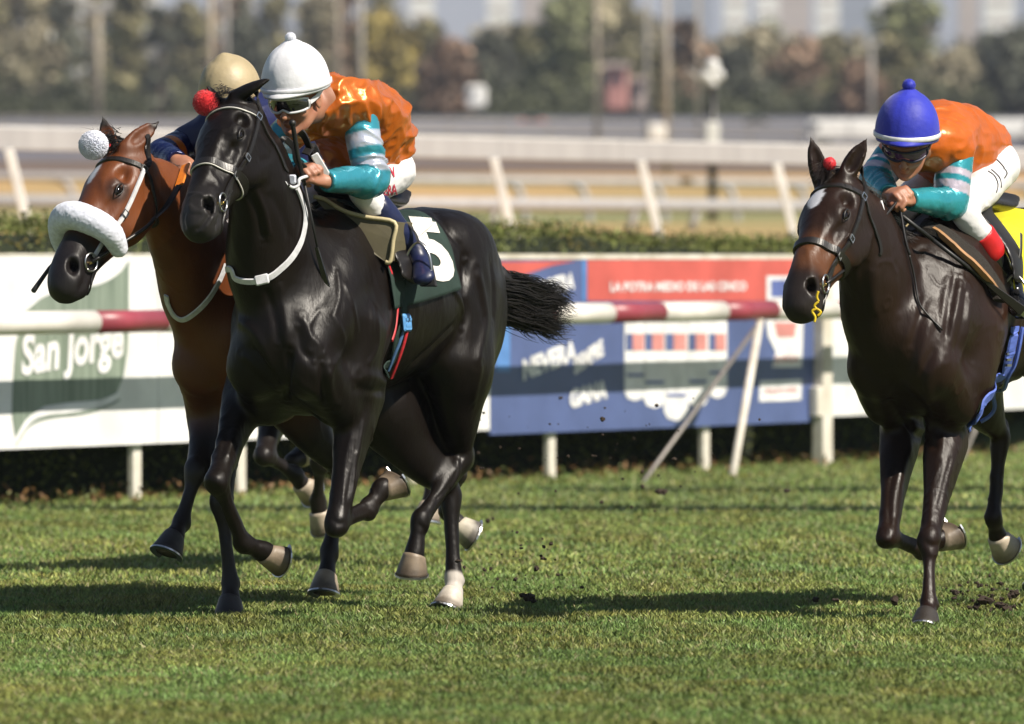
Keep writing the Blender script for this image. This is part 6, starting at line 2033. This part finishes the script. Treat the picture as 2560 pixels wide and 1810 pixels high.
# globe lamp with white foot
Y = 150; x = (1781 - 1280) / FPX * Y
o = thing('street_lamp', V(x, Y, float(zground(Y))), 'dark lamp post with pale lamp head on a white foot', 'street lamp')
mb = MB(); mb.tube([V(x, Y, float(zground(Y))), P(1781, 215, Y)], .085, 10); mb.build('mast', M['leather'], o, smooth=True)
mb = MB(); mb.box((P(1781, 305, Y) + P(1781, 372, Y)) / 2 - V(0, .1, 0), V(.125, 0, 0), V(0, .12, 0), V(0, 0, .26), bev=.02); mb.build('foot', M['far_white'], o)
mb = MB()
for dx, dy, rr in ((0, 165, .14), (-14, 190, .12), (14, 188, .12), (0, 206, .11)): mb.sphere(P(1781 + dx, dy, Y), rr, 12, 8)
mb.build('lamp_head', M['print_white'], o, smooth=True)
mb = MB(); mb.tube([P(1781, 235, Y), P(1745, 195, Y), P(1715, 170, Y)], .04, 6); mb.build('arm', M['pole'], o, smooth=True)

M['faded_red'] = mat('faded_red', (.42, .20, .18), rough=.7, nscale=.5)
# vehicles and small buildings by the road
def boxy(name, px0, px1, y0, y1, Y, m, lab, cat, parts=(), depth=2.2, base=None):
    c0, c1 = P(px0, y1, Y), P(px1, y0, Y)
    zg = float(zground(Y))
    o = thing(name, V((c0[0] + c1[0]) / 2, Y, zg), lab, cat)
    mb = MB(); mb.box(V((c0[0] + c1[0]) / 2, Y, (c0[2] + c1[2]) / 2), V((c1[0] - c0[0]) / 2, 0, 0), V(0, depth / 2, 0), V(0, 0, (c1[2] - c0[2]) / 2), bev=min(.25, (c1[2] - c0[2]) * .12))
    mb.build('body', M[m], o)
    for nm, a0, a1, b0, b1, mm, pr in parts:
        d0, d1 = P(a0, b1, Y), P(a1, b0, Y)
        mb = MB(); mb.box(V((d0[0] + d1[0]) / 2, Y - depth / 2 - pr / 2, (d0[2] + d1[2]) / 2), V(abs(d1[0] - d0[0]) / 2, 0, 0), V(0, pr, 0), V(0, 0, (d1[2] - d0[2]) / 2)); mb.build(nm, M[mm], o)
    return o
def wheels(o, pxs, y, Y, r_, depth):
    for px in pxs:
        c = P(px, y, Y); mb = MB(); mb.tube([c - V(0, depth / 2 + .02, 0), c - V(0, depth / 2 - .3, 0)], r_, 16); mb.build('wheel', M['rubber'], o)
o = boxy('parked_truck', 2018, 2240, 300, 352, 300, 'far_white', 'long white truck parked behind the blue capped jockey', 'truck', (('window', 2024, 2044, 308, 326, 'window_dark', .03), ('door_line', 2120, 2123, 302, 350, 'far_rail', .02)))
wheels(o, (2042, 2062, 2190, 2215), 358, 300, .20, 2.2)
o = boxy('parked_truck', 2468, 2590, 300, 346, 305, 'far_white', 'white van body at the right edge behind the orange silks', 'truck', (('window', 2560, 2582, 308, 324, 'window_dark', .03),))
wheels(o, (2492, 2560), 352, 305, .20, 2.2)
boxy('sign_board', 1620, 1666, 308, 352, 240, 'far_white', 'small square white board left of the lamp post foot', 'sign', (('leg', 1626, 1630, 352, 372, 'far_white', .02), ('leg', 1656, 1660, 352, 372, 'far_white', .02)), .1)
boxy('road_house', 1510, 1570, 165, 280, 540, 'faded_red', 'small red house among the trees above the rail', 'house', (('window', 1520, 1532, 190, 212, 'window_dark', .1), ('window', 1546, 1558, 190, 212, 'window_dark', .1), ('roof', 1505, 1575, 158, 170, 'tower_tan', .3)), 4)
boxy('road_house', 1578, 1618, 200, 280, 545, 'tower_tan', 'small tan house right beside the red house', 'house', (('window', 1590, 1602, 222, 240, 'window_dark', .1), ('roof', 1574, 1622, 193, 204, 'tower_tan', .3)), 4)
boxy('road_house', 1165, 1215, 215, 270, 530, 'far_white', 'small white hut under the brown trees right of the orange silks', 'house', (('window', 1175, 1187, 225, 238, 'window_dark', .1),), 4)
boxy('road_house', 90, 128, 70, 100, 620, 'tower_white', 'pale gable between the far left trees', 'house', (('window', 100, 110, 80, 90, 'window_dark', .1),), 4)
boxy('road_house', 2350, 2420, 160, 275, 640, 'tower_white', 'pale house between the trees above the orange silks', 'house', (('window', 2362, 2380, 180, 200, 'window_dark', .1), ('window', 2392, 2408, 180, 200, 'window_dark', .1), ('roof', 2345, 2426, 152, 166, 'board_red', .3)), 4)
for px, w, m_, lab in ((1010, 60, 'galv', 'grey parked car under the far trees, right of the orange silks'), (1330, 70, 'board_red', 'dark red parked car below the trees in the middle'), (700, 56, 'tower_grey', 'dark parked car glimpsed left of the white cap'), (1890, 60, 'galv', 'grey parked car right of the lamp post')):
    Y = 470
    o = boxy('parked_car', px - w // 2, px + w // 2, 300, 318, Y, m_, lab, 'car', (('cabin', px - w // 4, px + w // 4, 288, 301, 'window_dark', .02),), 1.8)
    wheels(o, (px - w // 3, px + w // 3), 316, Y, .32, 1.8)

# trees
def tree(px, wpx, ytop, Y, tone, lab, n=2600, slim=False):
    zg = float(zground(Y)); x = (px - 1280) / FPX * Y; R = wpx * Y / FPX / 2; zt = P(px, ytop, Y)[2]; Hh = zt - zg
    o = thing('tree', V(x, Y, zg), lab, 'tree', 'trees beyond the road')
    rgt = np.random.default_rng(int(px * 7 + wpx) % 99991)
    mb = MB()
    mb.tube([V(x, Y, zg - .2), V(x + rgt.normal(0, .2), Y, zg + Hh * .45), V(x + rgt.normal(0, .3), Y, zg + Hh * .9)], [.35, .24, .05], 8)
    for i in range(6):
        a = rgt.uniform(0, 6.28); z0 = zg + Hh * rgt.uniform(.25, .7)
        mb.tube([V(x, Y, z0), V(x + cos(a) * R * .5, Y + sin(a) * R * .5, z0 + Hh * .12), V(x + cos(a) * R * .85, Y + sin(a) * R * .85, z0 + Hh * .2)], [.13, .08, .03], 5)
    mb.build('trunk', M['bark'], o, smooth=True)
    K = 26
    cz = rgt.uniform(.10, .95, K); prof = np.sin(np.clip(cz * .9 + .12, 0, 1) * pi) ** (.5 if not slim else .35)
    ca = rgt.uniform(0, 6.28, K); cr = rgt.uniform(.2, .75, K) * R * prof
    cen = np.stack([x + np.cos(ca) * cr, Y + np.sin(ca) * cr, zg + cz * Hh], 1); rad = R * (.28 + .30 * rgt.random(K)) * (.6 + .5 * prof)
    k = rgt.integers(0, K, n)
    d = rgt.normal(0, 1, (n, 3)); d /= np.linalg.norm(d, axis=1)[:, None]
    p_ = cen[k] + d * (rad[k] * rgt.uniform(.55, 1.08, n))[:, None] * V(1, 1, .9)
    p_[:, 2] = np.maximum(p_[:, 2], zg + .3)
    a = rgt.normal(0, 1, (n, 3)); a /= np.linalg.norm(a, axis=1)[:, None]; b = np.cross(a, d); b /= np.linalg.norm(b, axis=1)[:, None] + 1e-9
    s_ = (R * .085 + .08) * rgt.uniform(.6, 1.5, n)[:, None]
    v = np.stack([p_ - a * s_, p_ + b * s_ * .7, p_ + a * s_, p_ - b * s_ * .7], 1).reshape(-1, 3)
    cl = np.array(tone) * (1 + .35 * rgt.normal(0, 1, K).clip(-1.5, 2))[k][:, None] * (1 + .25 * rgt.normal(0, 1, (n, 1)).clip(-2, 2))
    obj('crown', v, (np.arange(n) * 4)[:, None] + np.array([[0, 1, 2, 3]]), M['leaf'], o, smooth=False, cols=np.repeat(cl.clip(.01, 1), 4, 0))
OL, DK, TN, YL, BR, GR = (.19, .17, .09), (.085, .09, .065), (.32, .28, .19), (.34, .27, .09), (.24, .16, .11), (.17, .18, .09)
trees = [(-60, 190, -30, 640, OL, 'olive tree at the far left edge of the row'), (45, 200, -70, 600, TN, 'pale grey green tree, first from the left'), (150, 120, 20, 650, DK, 'dark tree, second from the left'), (232, 70, -50, 580, TN, 'slim pale poplar left of the bay horse ears'),
         (310, 150, 10, 640, OL, 'olive tree above the bay horse ears'), (395, 90, 70, 560, DK, 'dark low tree right above the navy silks'), (470, 140, 60, 700, OL, 'olive tree left of the tan pole'), (600, 150, 55, 640, DK, 'dark tree between the two caps'),
         (690, 150, 40, 720, OL, 'tree hidden behind the white cap'), (790, 120, 30, 600, TN, 'pale tree right behind the white cap'), (860, 110, -20, 720, BR, 'brownish tree behind the pale grey pole'), (960, 180, 50, 580, YL, 'yellowing tree right of the pale grey pole'),
         (1060, 140, 70, 700, OL, 'olive tree behind the yellowing tree'), (1120, 150, 130, 560, BR, 'brown autumn tree over the white hut'), (1230, 150, 110, 600, DK, 'dark tree right of the white hut'), (1320, 170, 60, 640, OL, 'olive tree left of the red house'),
         (1410, 190, 15, 620, GR, 'tall green tree left of the tan pole over the red house'), (1480, 160, -40, 700, TN, 'tall pale tree behind the red house'), (1550, 140, -20, 740, OL, 'tall olive tree above the red house'), (1700, 170, 90, 600, BR, 'brown tree behind the broad pale pole'),
         (1640, 100, 150, 560, OL, 'low olive tree between the slim and broad pale poles'), (1840, 150, 150, 580, DK, 'dark tree right of the lamp post'), (1880, 220, 90, 680, TN, 'wide pale tree right of the lamp post'), (1990, 170, 130, 600, BR, 'reddish brown tree above the white truck'),
         (2080, 150, 110, 660, OL, 'olive tree left of the blue cap'), (2140, 130, 180, 560, BR, 'brown bush left of the blue cap'), (2270, 220, 30, 640, GR, 'big green tree behind the blue cap'), (2220, 150, 120, 580, OL, 'olive tree right behind the blue cap'),
         (2380, 170, 170, 600, TN, 'pale shrub like tree above the orange back at the right'), (2470, 130, 110, 680, DK, 'dark tree near the right edge'), (2560, 180, 90, 560, DK, 'dark tree at the right edge'), (2700, 200, 40, 620, OL, 'olive tree beyond the right edge')]
for px, w, yt, Y, tone, lab in trees: tree(px, w * 1.08, yt - (60 if px < 900 else 25), Y, tone, lab, 2200 if w > 100 else 1500, w < 100)
for i in range(17):
    px = -80 + i * 165 + (i * 53 % 70)
    tree(px, 190, (-70, -20, -50, 30)[i % 4] if px < 950 else (70, 100, 40, 115)[i % 4], 830, (TN, OL, GR, TN, BR)[i % 5], ('pale hazy', 'olive hazy', 'green hazy', 'greyish hazy', 'brownish hazy')[i % 5] + ' tree of the back row, ' + ('far left', 'far left', 'left', 'left', 'left', 'left of the middle', 'left of the middle', 'left of the middle', 'middle', 'middle', 'right of the middle', 'right of the middle', 'right', 'right', 'right', 'far right', 'far right')[i] + ' part of the row', 1300)
# low shrubs under the trees, one mass
def us(rg, n):
    X = rg.uniform(-45, 55, n); Yy = rg.uniform(560, 600, n)
    return np.stack([X, Yy, np.interp(Yy, [560, 600], [zground(560), zground(600)]) + np.abs(rg.normal(0, 1.0, n)) * (1.2 + .8 * noise3(np.stack([X * .25, Yy * .1, X * 0], 1), 3))], 1)
v, f, p_, rg_ = leaf_cards(16000, us, .32, 41)
g_ = V(.06, .065, .035) * (1 + .5 * noise3(p_ * V(.2, .2, .2), 5))[:, None] * rg_.uniform(.5, 1.6, (len(p_), 1))
props(obj('undergrowth', v, f, M['leaf'], smooth=False, cols=np.repeat(g_, 4, 0), kind='stuff'), 'low dull undergrowth along the foot of the far trees', 'bushes')

# the city and the mountains behind it
def tower(px, wpx, ytop, Y, m, lab, floors=14):
    zg = 19.0 if Y > 900 else float(zground(Y)); x = (px - 1280) / FPX * Y; w = wpx * Y / FPX / 2; zt = P(px, ytop, Y)[2]; D_ = w * .8
    o = thing('tower_block', V(x, Y, zg), lab, 'building', 'towers of the city beyond the trees')
    mb = MB(); mb.box(V(x, Y, (zg + zt) / 2), V(w, 0, 0), V(0, D_, 0), V(0, 0, (zt - zg) / 2)); mb.build('wall', M[m], o)
    mb = MB(); mb.box(V(x, Y, zt + 1.5), V(w * .5, 0, 0), V(0, D_ * .5, 0), V(0, 0, 1.6)); mb.build('roof_house', M[m], o)
    mb = MB(); h_ = (zt - zg) / floors
    for i in range(floors): mb.box(V(x, Y - D_ - .06, zg + (i + .55) * h_), V(w * .82, 0, 0), V(0, .1, 0), V(0, 0, h_ * .12))
    mb.build('window_band', M['tower_grey' if m == 'tower_grey' else 'tower_tan'], o, kind='stuff')
for i, a_ in enumerate(((45, 60, -90, 2400, 'tower_grey', 'grey blue tower, first from the left'), (135, 60, -140, 2600, 'tower_tan', 'tan tower above the dark tree at the left'), (205, 44, -160, 2300, 'tower_white', 'white slim tower above the bay horse'),
        (370, 60, -110, 2500, 'tower_white', 'pale tower above the olive tree over the bay ears'), (610, 50, -120, 2300, 'tower_white', 'white tower between the poles and the white cap'),
        (680, 90, -50, 2800, 'tower_grey', 'wide grey tower behind the white cap'), (785, 54, -110, 2400, 'tower_white', 'white tower right above the white cap'), (1055, 58, -170, 2200, 'tower_white', 'bright white tower over the orange silks'),
        (1250, 62, -130, 2200, 'tower_white', 'bright white tower left of the middle'), (1340, 70, -60, 2700, 'tower_tan', 'tan tower in the middle'),
        (1720, 110, -90, 2800, 'tower_grey', 'broad blue grey tower right of the broad pale pole'), (1838, 58, -150, 2200, 'tower_white', 'bright white tower above the lamp post'), (1918, 54, -120, 2300, 'tower_white', 'bright white tower right of the one above the lamp post'),
        (1985, 80, -60, 2800, 'tower_tan', 'tan tower left of a grey slab'), (2068, 56, -100, 2300, 'tower_white', 'white tower right of the tan tower at the right'), (2130, 100, -130, 2700, 'tower_grey', 'broad grey slab behind the blue cap'), (2215, 50, -60, 2500, 'tower_white', 'narrow white tower just right above the blue cap'),
        (2420, 50, -20, 2500, 'tower_tan', 'low tan tower near the right edge'), (2495, 72, -150, 2200, 'tower_white', 'bright white tower at the right edge'), (2600, 90, -50, 2800, 'tower_grey', 'grey tower cut by the right edge'))):
    tower(*a_)
xs = np.linspace(-2600, 2600, 80); v = []; 
for x in xs:
    h_ = 300 + 40 * noise3(np.array([[x / 700, 0, 0]]), 5)[0] + 18 * noise3(np.array([[x / 200, 3, 0]]), 6)[0]
    v += [(x, 6500, 15), (x, 6900, 15 + h_ * .6), (x, 7600, h_), (x, 8600, 15)]
v = np.array(v); v[:, 2] += 0
f = [(i * 4 + j, (i + 1) * 4 + j, (i + 1) * 4 + j + 1, i * 4 + j + 1) for i in range(79) for j in range(3)]
obj('mountain', v, f, M['mountain'], kind='structure')

# clods thrown up by the hooves
mb = MB(); rg = np.random.default_rng(77)
def clod(px, py, Y, r_):
    c = P(px, py, Y); k0 = len(mb.v); mb.sphere(c, (r_ * rg.uniform(.7, 1.3), r_, r_ * rg.uniform(.5, 1)), 7, 5)
    for i in range(k0, len(mb.v)): mb.v[i] = tuple(np.array(mb.v[i]) + rg.normal(0, r_ * .18, 3))
for _ in range(70): clod(rg.normal(2470, 50), rg.normal(1490, 28), rg.uniform(29.6, 31), abs(rg.normal(.004, .004)) + .002)
for _ in range(60): clod(rg.normal(1330, 90), rg.normal(1400, 60), rg.uniform(30, 32), abs(rg.normal(.003, .003)) + .0015)
for _ in range(60): clod(rg.normal(1480, 150), rg.normal(1130, 90), rg.uniform(32, 36), abs(rg.normal(.003, .003)) + .0015)
for px, py, r_ in ((1322, 1492, .022), (1332, 1500, .016), (1306, 1488, .012), (1652, 1230, .022), (1606, 1216, .012), (1966, 1227, .012), (1220, 1302, .014), (1232, 1296, .010), (2040, 1498, .014), (2090, 1500, .010), (2236, 1502, .018), (2462, 1500, .026), (2500, 1512, .022), (2440, 1515, .020), (2530, 1490, .016), (2478, 1530, .022), (2520, 1525, .018)):
    clod(px, py, 30.0 if py > 1400 else 36, r_)
o = mb.build('dirt_clods', M['clod'], kind='stuff'); props(o, 'dark clods of turf and soil thrown up behind the hooves', 'clods')

# unseen raised boards outside the frame, added to shade bands of the turf
gt = thing('shadow_caster', V(14, 37.5, 0), 'two unseen boards on legs, added to cast shade bands on the turf', 'shadow_caster')
for y, z, t_, x0 in ((39.3, 6.0, .66, 2.1), (42.8, 6.0, .52, 4.9)):
    mb = MB(); mb.box(V((x0 + 23) / 2, y, z), V((23 - x0) / 2, 0, 0), V(0, .06, 0), V(0, 0, t_)); mb.build('shadow_board', M['pole'], gt)
    for x in (15.5, 22):
        mb = MB(); mb.box(V(x, y, z / 2 - .2), V(.09, 0, 0), V(0, .09, 0), V(0, 0, z / 2 - .2)); mb.build('leg', M['pole'], gt)

# thin haze over the plain
hz_m = bpy.data.materials.new('haze'); hz_m.use_nodes = True
nt = hz_m.node_tree; nt.nodes.clear()
out = nt.nodes.new('ShaderNodeOutputMaterial'); vol = nt.nodes.new('ShaderNodeVolumePrincipled')
vol.inputs['Color'].default_value = (.80, .86, 1.0, 1); vol.inputs['Density'].default_value = .00015; vol.inputs['Anisotropy'].default_value = .1
nt.links.new(vol.outputs[0], out.inputs['Volume'])
mb = MB(); mb.box((0, 4700, 184), (6000, 0, 0), (0, 5200, 0), (0, 0, 186)); hzo = mb.build('haze', hz_m, kind='stuff')
